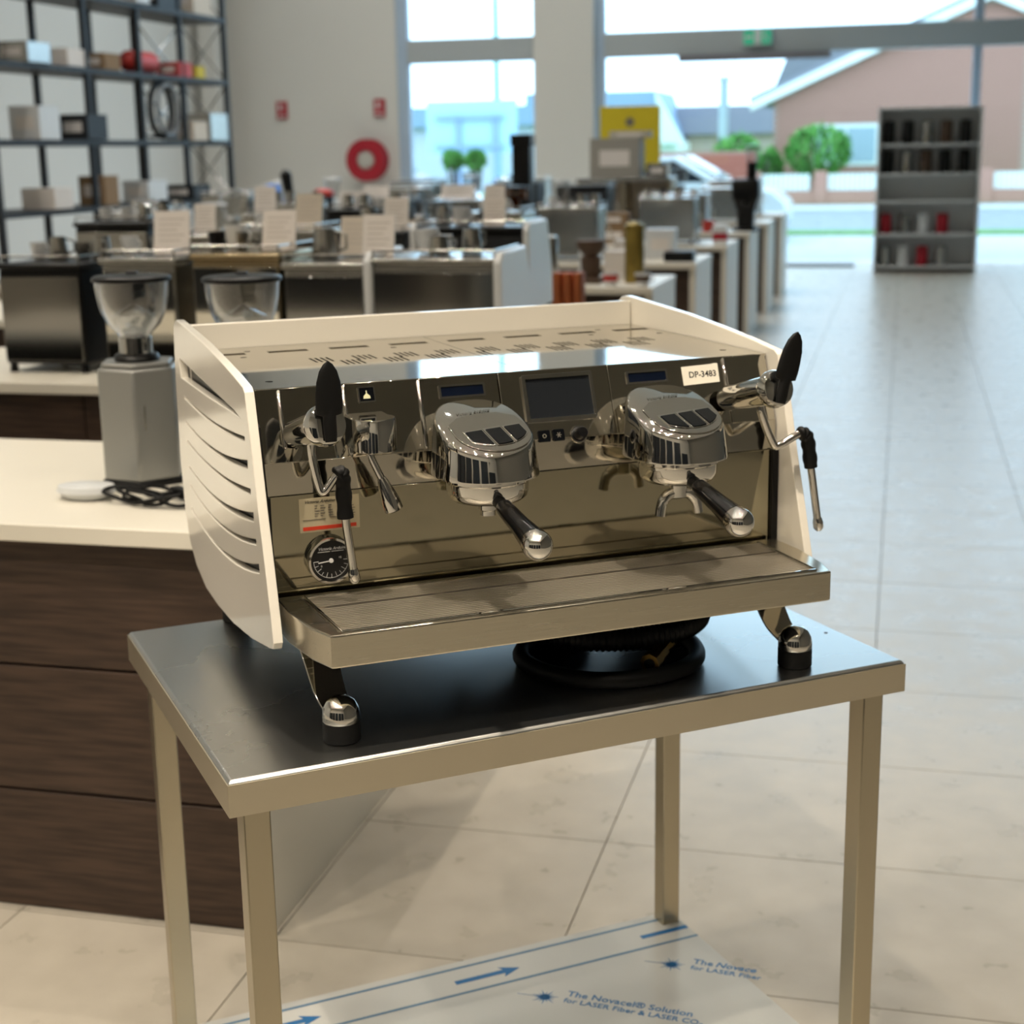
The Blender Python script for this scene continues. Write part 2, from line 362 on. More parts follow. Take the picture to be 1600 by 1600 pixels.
for sgn in (-1, 1):
    u = sgn*.3985
    M = Matrix(((0, 0, 1, u), (1, 0, 0, 0), (0, 1, 0, 0), (0, 0, 0, 1)))
    if sgn > 0: slots = [[(max(v, .155), z) for v, z in L] for L in slots]
    me = plate(ol, slots, .013, M, .0015)
    finish(me, 'side_panel', enamel, cm)
    inner = [(.655, .43), (.20, .405), (.115, .385), (.062, .18), (.35, .13), (.65, .15)]
    if sgn > 0: inner = [(.655, .43), (.20, .405), (.16, .39), (.14, .18), (.35, .13), (.65, .15)]
    M2 = Matrix(((0, 0, 1, sgn*.3885), (1, 0, 0, 0), (0, 1, 0, 0), (0, 0, 0, 1)))
    MB().prism(inner, -.0015, .0015, M2).build('vent_backing', darkmetal, cm)
bp_ = MB().box(-.391, .391, .618, .63, .30, .471).build('back_panel', enamel, cm, .002)
box('body_shell', darkmetal, cm, -.383, .383, .165, .6, .098, .415)
ZT = .430
for s0, s1 in ((-.3905, -.0006), (.0006, .3905)):
    holes = []
    for k in range(-4, 5):
        for row, off in ((.36, 0.), (.405, .03)):
            uc = -.0005+k*.067+off+.01
            for q in range(4):
                x = uc+q*.0085-.0128; 
                if s0+.012 < x < s1-.012 and not (k == -4 and off == 0): holes.append([(x-.0019, row-.025), (x+.0019, row-.025), (x+.0019, row+.025), (x-.0019, row+.025)])
    for k in range(-4, 5):
        xc = -.05+k*.1
        if s0+.04 < xc < s1-.04: holes.append([(xc-.032, .524), (xc+.032, .524), (xc+.032, .546), (xc-.032, .546)])
    for xc, yc in ((-.351, .215), (-.33, .49), (-.31, .56), (-.087, .497), (.26, .5), (.30, .56), (.371, .465), (.354, .215)):
        if s0 < xc < s1: holes.append([(xc+.0055*math.cos(t*math.pi/6), yc+.0055*math.sin(t*math.pi/6)) for t in range(12)])
    finish(plate([(s0, .150), (s1, .150), (s1, .617), (s0, .617)], holes, .003, T(0, 0, ZT-.0015)), 'top_plate', topsteel, cm)
box('slot_strip', topsteel, cm, -.383, .383, .515, .555, .4245, .4266)
box('vent_floor', mat('vent_floor_dark', '1b1a18', .6), cm, -.383, .383, .16, .61, .416, .419)
# front fascia: tilted mirror panels, joints between them
KT = .368
def fy(z): return .115+(z-.335)*KT
def fpt(u, z, off=0.): n = Vector((0, -1, KT)).normalized(); return Vector((u, fy(z), z))+n*off
FM = lambda u, z, off=0.: Matrix.Translation(fpt(u, z, off)) @ RX(math.degrees(math.atan2(1, KT)))   # local x = u, local y = up the fascia, local z = out
def fascia(name, u0, u1, z0=.335, z1=ZT-.0005, m=mirror_steel, off=0., t=.004, parent=cm):
    return MB().prism([(u0, 0), (u1, 0), (u1, (z1-z0)*math.sqrt(1+KT*KT)), (u0, (z1-z0)*math.sqrt(1+KT*KT))], off-t, off, FM(0, z0)).build(name, m, parent, .0008)
cuts = [-.389, -.265, -.158, -.042, .127, .316, .389]
fas = []
for i in range(6): fas.append(fascia('front_panel', cuts[i]+.0006, cuts[i+1]-.0006, off=.0015 if i in (1, 3) else 0))
# lower vertical band and back splash
box('lower_fascia', mirror_steel, cm, -.389, .389, .1145, .1175, .291, .3349, .0006)
box('back_splash', mat('back_splash_steel', 'aaa48f', .055, 1, rnoise=.02, scale=7), cm, -.381, .381, .112, .1165, .135, .2905, .0006)
box('shadow_gap', black, cm, -.389, .389, .119, .13, .13, .334)
for u in (-.386, .386): box('corner_strip', black, cm, u-.005, u+.005, .106, .118, .137, .291)
for u in (-.354, .316): MB().rev(fpt(u, .352, .001), fpt(u, .427, .001), [(.0015, 0), (.0032, .03), (.0032, .97), (.0015, 1)], 12).build('fascia_rib', chrome, cm)
for u in (-.266, -.159): MB().rev(fpt(u, .337, .001), fpt(u, .427, .001), [(.0015, 0), (.0036, .03), (.0036, .97), (.0015, 1)], 12).build('fascia_rib', chrome, cm)
# small displays over the groups
for u0, u1 in ((-.131, -.063), (.155, .221)):
    b_ = finish(plate(rrect(u0, u1, 0, .0195, .002), [rrect(u0+.003, u1-.003, .003, .0165, .001)], .003, FM(0, .4, .0012)), 'display_bezel', chrome, cm)
    MB().prism([(u0+.003, .003), (u1-.003, .003), (u1-.003, .0165), (u0+.003, .0165)], .0002, .0012, FM(0, .4)).build('display_glass', lcd, b_)
# touch screen
sb = finish(plate(rrect(-.009, .100, -.005, .064, .004), [rrect(-.003, .095, .001, .058, .001)], .006, FM(0, .3625, .003)), 'screen_bezel', chrome, cm, .0008)
MB().prism([(-.003, .001), (.095, .001), (.095, .058), (-.003, .058)], .0008, .003, FM(0, .3625)).build('touch_screen', screenm, sb)
for i, u in enumerate((.0145, .0365)):
    bt = MB().prism(rrect(u-.009, u+.009, -.0085, .0085, .002), .0005, .004, FM(0, .3395)).build('push_button', bglass, cm, .0006)
    if i == 0: finish(plate([(u+.003*math.cos(t*math.pi/8), .003*math.sin(t*math.pi/8)) for t in range(16)], [[(u+.002*math.cos(t*math.pi/8), .002*math.sin(t*math.pi/8)) for t in range(16)]], .0004, FM(0, .3395, .0042)), 'button_icon', greyink, bt)
    else:
        ic = MB()
        for q in range(3): ic.box(-.004, .004, -.0004, .0004, .0040, .0044, FM(u, .3395) @ RZ(60*q))
        ic.build('button_icon', greyink, bt)
kn = MB().rev(fpt(.068, .3385, 0), fpt(.068, .3385, .018), [(.0115, 0), (.0115, .15), (.009, .2), (.0085, .9), (.007, 1)]).build('dial_knob', black, cm)
MB().rev(fpt(.068, .3385, 0), fpt(.068, .3385, .003), [(.0135, 0), (.0128, 1)]).build('knob_ring', chrome, kn)
# hot water button
hb = finish(plate(rrect(-.2465, -.2225, -.001, .0215, .002), [rrect(-.2445, -.2245, .001, .0195, .001)], .003, FM(0, .4035, .003)), 'tap_button_bezel', chrome, cm)
MB().prism([(-.2445, .001), (-.2245, .001), (-.2245, .0195), (-.2445, .0195)], .0015, .0035, FM(0, .4035)).build('tap_button', bglass, hb)
icm = mat('lit_icon', 'b9b792', .5, emit=.35)
MB().prism([(-.2395, .0045), (-.2295, .0045), (-.230, .008), (-.2325, .0105), (-.2338, .0115), (-.2338, .0155), (-.2352, .0155), (-.2352, .0115), (-.2365, .0105), (-.239, .008)], .0036, .0039, FM(0, .4035)).build('tap_icon', icm, hb)
# stickers
st = MB().prism([(.246, .001), (.306, .003), (.3065, .031), (.300, .0315), (.296, .0305), (.246, .029)], .0001, .0005, FM(0, .392)).build('asset_sticker', paper, cm, smooth=0); st['label'] = 'white paper sticker reading DP-3483'
text('DP-3483', .0128, FM(.2565, .392, .0006) @ T(0, .012, 0), blackink, 'sticker_text', st, bold=.0002)
ss = box('rating_sticker', mat('sticker_paper', 'b5aa8e', .6), cm, -.342, -.259, .1114, .1119, .238, .2845); ss['label'] = 'rating sticker with a red stripe'
VM = lambda u, z: T(u, .1112, z) @ RX(90)
box('red_stripe', redink, ss, -.338, -.264, .1109, .1113, .2405, .2455)
text('Victoria Arduino', .0062, VM(-.335, .2775), blackink, 'sticker_text', ss, shear=.4)
m = MB(); random.seed(3)
for zz in (.273, .2695, .266, .2625, .259):
    for x0 in (-.321, -.313, -.302, -.290, -.281, -.272): m.box(x0, x0+random.uniform(.003, .0075), .1109, .1113, zz, zz+.0011)
m.box(-.337, -.306, .1109, .1113, .2545, .2553); m.box(-.300, -.266, .1109, .1113, .256, .2566); m.box(-.300, -.2994, .1109, .1113, .256, .274)
m.build('sticker_print', greyink, ss, smooth=0)
# pressure gauge
GC = Vector((-.304, .112, .1985))
ga = MB().rev(GC, GC+Vector((0, -.014, 0)), [(.0325, 0), (.0330, .6), (.0315, 1), (.0285, 1), (.0275, .75), (.0275, .7), (.001, .7)], 40).build('pressure_gauge', chrome, cm)
MB().rev(GC+Vector((0, -.0098, 0)), GC+Vector((0, -.0106, 0)), [(.0276, 0), (.0276, 1)], 40).build('gauge_dial', mat('dial_black', '121314', .3), ga)
gy = GC.y-.0108
gt = MB()
for k in range(11):
    t = R(180+18*k); c, s = math.cos(t), math.sin(t); L0 = .0185 if k % 2 else .017
    gt.tube([(GC.x+c*L0, gy, GC.z+s*L0), (GC.x+c*.0235, gy, GC.z+s*.0235)], .0003, 4)
gt.tube([(GC.x+.024*math.cos(R(180+6*k)), gy, GC.z+.024*math.sin(R(180+6*k))) for k in range(31)], .0003, 4)
gt.box(GC.x-.018, GC.x-.001, gy-.0003, gy, GC.z+.0125, GC.z+.0132); gt.box(GC.x+.001, GC.x+.018, gy-.0003, gy, GC.z+.0125, GC.z+.0132)
gt.build('gauge_marks', whiteink, ga, smooth=0)
text('Victoria Arduino', .0058, T(GC.x-.0175, gy, GC.z+.015) @ RX(90), whiteink, 'gauge_text', ga, shear=.4)
text('0', .004, T(GC.x-.0145, gy, GC.z-.008) @ RX(90), whiteink, 'gauge_text', ga); text('15', .004, T(GC.x+.0105, gy, GC.z+.002) @ RX(90), whiteink, 'gauge_text', ga)
nd = MB().rev(GC+Vector((0, -.0107, 0)), GC+Vector((0, -.0125, 0)), [(.003, 0), (.003, 1)], 16)
nd.box(-.018, 0, -.0004, .0004, -.0006, .0006, T(GC.x, GC.y-.0118, GC.z) @ RY(-6)); nd.build('gauge_needle', whiteink, ga)

# group heads
KS = .373; GV = .022; GR = .0685
def f_top(v): return min(.349+(v+.047)*KS, .404)
def gring(u0, r, ins, zf, n=40):
    out = []
    for i in range(n):
        t = -math.pi+2*math.pi*i/n      # start at back
        c, s = math.cos(t-math.pi/2), math.sin(t-math.pi/2)
        rr = r-ins
        if s <= 0: x, y = rr*c, GV+rr*s
        else: x, y = (rr)*math.copysign(abs(c)**.75, c), GV+(.083-ins)*abs(s)**.75
        out.append((u0+x, y, zf(y)))
    return out
def group_head(u0):
    rings = [gring(u0, GR, .008, lambda y: .3135), gring(u0, GR+.0012, 0, lambda y: .3145), gring(u0, GR+.0015, 0, lambda y: .317), gring(u0, GR-.002, 0, lambda y: .5*(.321+f_top(y)-.010)),
             gring(u0, GR-.0045, 0, lambda y: f_top(y)-.009), gring(u0, GR-.0045, .001, lambda y: f_top(y)-.005), gring(u0, GR-.0045, .003, lambda y: f_top(y)-.0015), gring(u0, GR-.0045, .006, lambda y: f_top(y))]
    g = MB().loft(rings).build('group_head', chrome, cm, smooth=50)
    ang = math.degrees(math.atan(KS)); GM = T(u0+.006, .004, .349+.051*KS) @ RX(ang) @ RZ(8)      # y along slope (y/cos), z out
    cs = math.cos(R(ang))
    # shield outline inset
    sh_ = []
    for i in range(25):
        t = math.pi*(i/24); sh_.append((-.053*math.cos(t), (.012-.050*math.sin(t)**.9)/cs))
    sh_ += [(.050, .038/cs), (.030, .052/cs), (0, .056/cs), (-.030, .052/cs), (-.050, .038/cs)]
    MB().prism(sh_, .0003, .0022, GM).build('shield_plate', mat('satin_chrome', 'c9c6bf', .05, 1), g, .0008)
    def zb(x): return (.012-.040*math.sqrt(max(0, 1-((x-.002)/.050)**2)))/cs
    for x0, x1 in ((-.038, -.0135), (-.0085, .0145), (.0195, .043)):
        n = 6; lo = [(x0+(x1-x0)*k/n, zb(x0+(x1-x0)*k/n)+.004) for k in range(n+1)]
        hi = [(x1, .014/cs), (x0, .014/cs)]
        poly = lo+hi
        cx = (x0+x1)/2; ey = sum(q[1] for q in poly)/len(poly)
        fr = MB().prism([(cx+(x-cx)*1.16, ey+(y-ey)*1.14) for x, y in poly], .0018, .0034, GM).build('button_frame', chrome, g, .0005)
        MB().prism([(cx+(x-cx)*.97, ey+(y-ey)*.97) for x, y in poly], .003, .0046, GM).build('brew_button', bglass, g, .0006)
    text('Victoria Arduino', .0075, GM @ T(-.026, .060/cs, .0006), mat('embossed_script', '8f8b82', .2, 1), 'embossed_script', g, shear=.4)
    return g
def portafilter(u0, double):
    p = MB().lathe([(.034, .279), (.046, .281), (.053, .287), (.055, .294), (.055, .306), (.057, .308), (.057, .3145)], 44, T(u0, GV, 0)).build('portafilter', chrome, cm)
    a = Vector((u0-.004, -.022, .290)); b = Vector((u0+.001, -.150, .257)); d = (b-a).normalized()
    MB().rev(a, a+d*.035, [(.009, 0), (.0085, 1)]).build('handle_neck', black, p)
    MB().rev(a+d*.020, a+d*.120, [(.0085, 0), (.0115, .06), (.0125, .3), (.0135, .6), (.0165, .92), (.0172, 1)], 28).build('handle', mat('handle_black', '070708', .14), p)
    e = a+d*.120
    MB().rev(e, e+d*.032, [(.0172, 0), (.0185, .1)]+[(.0195*math.cos(R(q)), .39+.61*math.sin(R(q))) for q in (-20, -5, 8, 20, 32, 44, 56, 68, 80, 88)], 32).build('handle_ball', chrome, p)
    if double:
        MB().cyl((u0, GV, .281), (u0, GV, .257), .013).build('spout_boss', chrome, p)
        for sg in (-1, 1):
            MB().tube(arcs([(u0, GV, .261), (u0+sg*.015, GV-.002, .261), (u0+sg*.026, GV-.004, .250), (u0+sg*.030, GV-.005, .232)], 6), [.008]*12+[.0075]*7, 12).build('spout', chrome, p)
    else:
        MB().lathe([(.007, .258), (.0105, .259), (.0105, .265), (.0125, .267), (.0125, .281)], 20, T(u0, GV, 0)).build('spout_boss', chrome, p)
for u0, dbl in ((-.106, False), (.178, True)): group_head(u0); portafilter(u0, dbl)

# steam valves with paddle levers and wands
def steam(u, sg, wand, tilt, gripi):
    b0 = Vector((u-.012, .118, .372)); k0 = Vector((u, .010, .399)); d = (k0-b0).normalized()
    v = MB().rev(b0, k0+d*.004, [(.016, 0), (.019, .1), (.0205, .5), (.0215, .85), (.0215, .93), (.0245, .95), (.0255, 1)], 32).build('steam_valve', chrome, cm)
    MB().rev(k0+d*.004, k0+d*.022, [(.027, 0), (.027, .45), (.0245, .8), (.016, 1)], 36).build('valve_knob', chrome, v)
    c = k0+d*.024
    # paddle lever: flat spoon standing up in front of the knob
    ang = math.degrees(math.asin(d.z)); PM = Matrix.Translation(c) @ RY(tilt) @ RX(-8)
    prof = [(.0075, -.022, .004), (.0085, -.012, .006), (.0085, .004, .0065), (.0085, .0105, .0065), (.0165, .0125, .0055), (.0175, .022, .0055), (.0172, .036, .005), (.0155, .052, .0045), (.0115, .066, .004), (.006, .0745, .003), (.001, .078, .002)]
    rings = []
    for hw, z, th in prof:
        yb = -.004-.00018*(z*1000) if z > 0 else -.004
        rings.append([PM @ Vector((hw*math.copysign(abs(math.cos(t))**.8, math.cos(t)), yb+th*math.sin(t), z)) for t in [2*math.pi*q/16 for q in range(16)]])
    MB().loft(rings).build('paddle_lever', rubber, v, smooth=60)
    wp = [Vector(q) for q in wand]; path = arcs(wp, 8)
    MB().lathe([(.012, wand[0][2]-.002), (.012, wand[0][2]+.016), (.009, wand[0][2]+.02)], 20, T(wand[0][0], wand[0][1], 0)).build('swivel_joint', chrome, v)
    wd = MB().tube(path, .0058, 14).build('steam_wand', chrome, cm)
    g0, g1 = gripi
    seg = path[int(g0*8):int(g1*8)+1]; rads = [.0098+(.0012 if (i//2) % 2 else 0) for i in range(len(seg))]; rads[0] = .008
    MB().tube(seg, rads, 16).build('rubber_grip', rubber, wd)
    e = path[-1]; dd = (path[-1]-path[-3]).normalized()
    MB().rev(e-dd*.012, e+dd*.008, [(.0062, 0), (.0078, .3), (.0078, .75), (.004, 1)], 16).build('wand_tip', chrome, wd)
steam(-.330, -1, [(-.335, .055, .372), (-.334, .055, .35), (-.327, .053, .312), (-.321, .051, .306), (-.306, .05, .324), (-.299, .05, .328), (-.2965, .05, .318), (-.295, .05, .268), (-.2905, .05, .225), (-.2865, .05, .186)], 0, (4.2, 7.0))
steam(.318, 1, [(.326, .052, .372), (.326, .05, .36), (.346, .05, .315), (.356, .05, .309), (.384, .05, .321), (.397, .05, .323), (.405, .05, .313), (.412, .05, .272), (.420, .05, .225), (.4275, .05, .182)], 14, (4.4, 7.0))
# hot water outlet
hw = MB().lathe([(.0255, .349), (.029, .351), (.029, .392), (.0275, .394)], 32, T(-.245, .072, 0)).build('hot_water_outlet', chrome, cm)
MB().box(-.2725, -.2175, .072, .122, .3495, .3935).build('outlet_block', chrome, hw, .003)
pth = arcs([(-.255, .062, .352), (-.253, .061, .34), (-.241, .058, .312)], 6)
MB().tube(pth, .0052, 12).build('water_pipe', chrome, hw)
MB().rev((-.242, .058, .315), (-.2265, .055, .270), [(.0056, 0), (.0075, .12), (.0115, .55), (.0128, .75), (.0128, .97), (.011, 1)], 20).build('water_nozzle', chrome, hw)
# drip tray
def tray_ring(z, e=0.): return [(x*(1+e), y-(.0 if y > 0 else e*.3), z) for x, y in ((-.352, -.095), (-.358, -.0935), (-.372, -.05), (-.383, .03), (-.383, .10), (.383, .10), (.383, .03), (.372, -.05), (.358, -.0935), (.352, -.095))]
outline = [(x, y) for x, y, z in tray_ring(0)]
rec = [(-.343, -.080), (.343, -.080), (.350, .085), (-.350, .085)]
dt = finish(plate(outline, [rec], .043, T(0, 0, .1345), .0025), 'drip_tray', brushed, cm)
box('tray_floor', mat('tray_dark', '0d0c0b', .6), dt, -.36, .36, -.085, .09, .116, .122)
gb = MB(); y = -.0775
trayblack = mat('tray_black', '0c0b0a', .6)
while y < .0835:
    if not (.0285 < y < .034):
        hwid = .345+.007*(y+.08)/.165-.004
        gb.box(-hwid, hwid, y, y+.0040, .1485, .1545)
    y += .0073
for x in (-.335, -.17, 0, .17, .335): gb.box(x-.003, x+.003, -.0775, .083, .1440, .1488)
gr = gb.build('drip_grid', gridsteel, dt, smooth=0); gr['kind'] = 'stuff'
rim = MB().tube([(-.347, .087, .1565), (-.340, -.083, .1565), (.340, -.083, .1565), (.347, .087, .1565)], .0022, 8).build('grid_rim', chrome, dt)
# legs
def foot(x, y, tx, ty, strip=True):
    f = MB().lathe([(.0235, .026), (.0245, .028), (.0245, .034), (.023, .044), (.018, .053), (.010, .0585), (.001, .060)], 32, T(x, y, 0)).build('foot_dome', chrome, cm)
    MB().lathe([(.0225, 0), (.0245, .002), (.0245, .0262), (.022, .0275)], 32, T(x, y, 0)).build('rubber_pad', rubber, f)
    if strip:
        path = arcs([(tx, ty, .118), (tx+(x-tx)*.25, ty+(y-ty)*.3, .088), (x*.5+tx*.5, y+(ty-y)*.4, .055), (x, y+.018, .037), (x, y, .033)], 6)
        hwd = .022; v_ = []; 
        ringsL = []
        for i, q in enumerate(path):
            d = (path[min(i+1, len(path)-1)]-path[max(i-1, 0)]).normalized(); sd = Vector((1, 0, 0)); n = d.cross(sd).normalized(); ww = hwd*(1.15-.4*i/len(path))
            ringsL.append([q-sd*ww-n*.002, q+sd*ww-n*.002, q+sd*ww+n*.002, q-sd*ww+n*.002])
        MB().loft(ringsL).build('leg', mirror_steel, f, .0006)
foot(-.337, -.046, -.345, .055); foot(.343, -.030, .325, .055); foot(-.355, .53, 0, 0, False); foot(.355, .53, 0, 0, False)
for x in (-.355, .355): box('rear_bracket', darkmetal, cm, x-.015, x+.015, .515, .545, .058, .1)
box('chassis', darkmetal, cm, -.37, .37, .06, .58, .098, .112)

# ------------------------------------------------------------------ hoses on the table (table frame)
def tpt(x, y, z): return Matrix.Rotation(R(38), 4, 'Z') @ Vector((x, y, z))
def ring_pts(cx, cy, r, z0, z1, a0, a1, n=90, wob=.0): return [tpt(cx+(r+wob*math.sin(3*t))*math.cos(t), cy+(r+wob*math.cos(2*t))*math.sin(t)*.95, z0+(z1-z0)*k/n) for k in range(n+1) for t in [R(a0+(a1-a0)*k/n)]]
o_ = tpt(.63, .2, .9)
lowp = [q for q in ring_pts(.618, .192, .130, .9125, .9125, 80, 395, 90, .004)]
lowp += [tpt(*q) for q in ((.715, .30, .925), (.690, .36, .95), (.66, .42, .965), (.65, .47, .978))]
def rel(pts, o): return [Vector(q)-o for q in pts]
h1 = thing('water_hose', 'smooth black rubber hose coiled flat on the steel table under the machine', 'hose', o_)
MB().tube(rel(lowp, o_), .0125, 12).build('hose_tube', rubber, h1)
up = ring_pts(.655, .255, .130, .945, .955, -230, 60, 160)
up += [tpt(*q) for q in ((.70, .38, .965), (.66, .43, .972), (.62, .46, .976))]
lead = arcs([tpt(.50, .50, .972), tpt(.52, .44, .97), tpt(.55, .38, .95), up[0]], 14)[:-1]
up = lead+up
h2 = thing('drain_hose', 'ribbed black corrugated drain hose looped under the machine', 'hose', o_)
rr = [.0165+(.0018 if i % 2 else -.0012) for i in range(len(up))]
MB().tube(rel(up, o_), rr, 12).build('corrugated_tube', mat('hose_black', '0c0c0d', .5), h2)
h3 = thing('braided_hose', 'thin black hose end with a brass threaded fitting on the table', 'hose', o_)
bp2 = arcs([tpt(.79, .36, .96), tpt(.765, .30, .965), tpt(.735, .235, .96), tpt(.71, .175, .945), tpt(.686, .137, .936)], 8)
MB().tube(rel(bp2, o_), .008, 10).build('hose_tube', rubber, h3)
e0 = tpt(.690, .140, .936)-o_; e1 = tpt(.622, .082, .928)-o_; d_ = (e1-e0)
MB().rev(e0, e1, [(.010, 0), (.010, .25), (.0085, .3), (.0085, .45), (.0125, .47), (.0125, .75), (.0145, .77), (.0145, 1)], 8).build('brass_fitting', brass, h3)
MB().rev(e1, e1+d_*.02, [(.008, 0), (.008, 1)], 12).build('fitting_bore', black, h3)

# ------------------------------------------------------------------ display counters
ORD = ['', 'nearest', 'second', 'third', 'fourth', 'fifth', 'sixth', 'seventh', 'eighth', 'ninth']
ROWS = [1.17, 3.02, 4.87, 6.74, 8.56, 10.40, 12.22, 14.12, 15.95]
def counter(i, b0, a0, a1, d=.87):
    lab = 'white display counter with dark wood front behind the steel table' if i == 1 else 'white topped display counter with dark wood front, %s row from the table' % ORD[i]
    c = thing('display_counter', lab, 'counter', (a1, b0, 0), 0, 'rows of display counters')
    W = a1-a0
    box('counter_top', laminate, c, -W, .0, -.02, d, .862, .9, .003)
    box('end_panel', laminate, c, -.045, -.002, .0, d-.01, .0, .862, .002)
    box('end_panel', laminate, c, -W+.002, -W+.045, .0, d-.01, .0, .862, .002)
    n = max(1, round(W/1.6)); ww = (W-.09)/n
    for k in range(n):
        x1 = -.045-k*ww; x0 = x1-ww
        for z0, z1 in ((.0, .28), (.284, .57), (.574, .862)):
            box('wood_panel', wood, c, x0+.002, x1-.002, .03, .048, z0+.003, z1, .0015)
    box('carcass', darkmetal, c, -W+.05, -.05, .05, d-.03, .01, .86)
for i, b in enumerate(ROWS): counter(i+1, b, -3.4 if i == 0 else (-5.6 if i > 4 else -4.6), -.492 if i == 0 else -.545)

# ------------------------------------------------------------------ coffee grinders on the near counter
def big_grinder(a, b, rz, label):
    t = thing('coffee_grinder', label, 'grinder', (a, b, .9), rz, 'tall grinders on the nearest counter')
    hx = [(.098*math.cos(R(60*k+30)), .098*math.sin(R(60*k+30))) for k in range(6)]
    bd = MB().prism(hx, .012, .27).build('body', silver, t, .006)
    MB().prism([(x*1.06, y*1.06) for x, y in hx], 0, .014).build('base', black, t, .003)
    MB().prism([(x*.9, y*.9) for x, y in hx], .27, .282).build('top_cap', silver, t, .004)
    MB().lathe([(.05, .282), (.052, .288), (.048, .296), (.044, .298)], 30).build('collar', black, t)
    MB().lathe([(.036, .298), (.038, .30), (.038, .335), (.034, .337)], 30).build('hopper_neck', chrome, t)
    prof = [(.036, .335), (.040, .345), (.060, .365), (.074, .395), (.081, .43), (.084, .462)]
    prof += [(r-.003, z) for r, z in prof[::-1]]
    hp = MB()
    n = 36; vs_ = []; fs = []
    for r, z in prof:
        for i in range(n): vs_.append((r*math.cos(2*math.pi*i/n), r*math.sin(2*math.pi*i/n), z))
    for j in range(len(prof)-1):
        for i in range(n): fs.append((j*n+i, j*n+(i+1) % n, (j+1)*n+(i+1) % n, (j+1)*n+i))
    hp.add(vs_, fs).build('hopper', clear, t)
    cg = MB().lathe([(.032, .338), (.05, .37), (.052, .385), (.001, .412)], 8).build('hopper_cone', clear, t)
    MB().lathe([(.083, .462), (.089, .463), (.089, .470), (.084, .474), (.03, .477), (.001, .477)], 40).build('lid', black, t)
    MB().box(-.012, .012, .0, .03, .477, .482).build('lid_handle', black, t, .002)
    s = box('switch_plate', steel2, t, -.012, .022, -.0875, -.0815, .13, .19, .002); box('switch', silver, s, -.005, .015, -.091, -.087, .15, .18, .001)
    box('dosing_fork', black, t, -.09, -.066, -.02, .02, .1, .115, .003)
    return t
big_grinder(-.93, 1.60, 20, 'silver grinder with clear hopper at the left end of the nearest counter')
big_grinder(-.66, 1.60, 20, 'grinder with black hopper lid rising behind the white back panel')
cb = thing('power_cable', 'black power cable bundled on the white counter by the grinder', 'cable', (-.78, 1.38, .9))
random.seed(5); pts = []
for k in range(60):
    t = k*.42; r = .05+.012*math.sin(k*1.7); pts.append((r*1.7*math.cos(t)+.03*math.sin(k*.13), r*.9*math.sin(t), .008+.012*(1+math.sin(k*.9))))
MB().tube(arcs(pts, 3), .0042, 8).build('cord', rubber, cb)
MB().box(-.03, .03, -.012, .012, .0, .022, T(.06, -.02, .02) @ RZ(-30)).build('plug', black, cb, .004)
tag(MB().lathe([(.001, 0), (.035, .002), (.05, .018), (.046, .03), (.02, .035), (.001, .036)], 28, sx=1.4).build('white_scoop', white2, None), 'small white dish lying on the counter beside the silver grinder', 'dish').location = (-.97, 1.40, .9)

# ------------------------------------------------------------------ goods on the far counters
def esp(a, b, rz, w_, d_, h_, label, body, back, side=None, cup=True, group='espresso machines on the display counters'):
    t = thing('espresso_machine', label, 'espresso machine', (a, b, .9), rz, group)
    f0 = .03
    for x in (-w_/2+.03, w_/2-.03):
        for y in (-d_/2+.03, d_/2-.03): MB().lathe([(.016, 0), (.012, f0+.004)], 12, T(x, y, 0)).build('foot', black, t)
    box('body', body, t, -w_/2+.012, w_/2-.012, -d_/2+.012, d_/2-.09, f0, h_-.02, .008)
    box('back_plate', back, t, -w_/2+.018, w_/2-.018, -d_/2+.004, -d_/2+.011, f0+.012, h_-.045, .002)
    tr = box('cup_tray', body, t, -w_/2+.004, w_/2-.004, -d_/2, d_/2-.05, h_-.02, h_, .006)
    MB().tube([(-w_/2+.015, -d_/2+.015, h_+.025), (w_/2-.015, -d_/2+.015, h_+.025), (w_/2-.015, d_/2-.07, h_+.025)], .004, 6).build('cup_rail', steel2, t)
    for x, y in ((-w_/2+.015, -d_/2+.015), (w_/2-.015, -d_/2+.015), (w_/2-.015, d_/2-.07)): MB().cyl((x, y, h_-.003), (x, y, h_+.026), .004, n=8).build('rail_post', steel2, t)
    box('drip_tray', steel2, t, -w_/2+.02, w_/2-.02, d_/2-.09, d_/2+.03, f0, f0+.05, .005)
    box('head', body, t, -w_/2+.02, w_/2-.02, d_/2-.09, d_/2-.01, h_*.6, h_-.022, .01)
    for x in ([0] if w_ < .36 else [-w_*.22, w_*.22]):
        MB().lathe([(.034, h_*.6-.05), (.036, h_*.6)], 20, T(x, d_/2-.03, 0)).build('group', chrome, t)
        MB().cyl((x, d_/2+.0, h_*.6-.035), (x+.02, d_/2+.14, h_*.6-.055), .011).build('portafilter_handle', black, t)
    MB().tube([(w_/2-.04, d_/2-.02, h_*.7), (w_/2-.01, d_/2+.06, h_*.55), (w_/2, d_/2+.08, h_*.25)], .005, 8).build('steam_wand', chrome, t)
    if side:
        for s in (-1, 1):
            pl = [(-d_/2-.012, f0+.01), (-d_/2-.012, h_-.01), (-d_/2+.02, h_+.02), (d_/2-.06, h_+.022), (d_/2+.02, h_*.6), (d_/2+.05, f0+.01)]
            M = Matrix(((0, 0, 1, s*(w_/2)), (1, 0, 0, 0), (0, 1, 0, 0), (0, 0, 0, 1)))
            MB().prism(pl, -.014, .014, M).build('side_panel', side, t, .008)
    return t
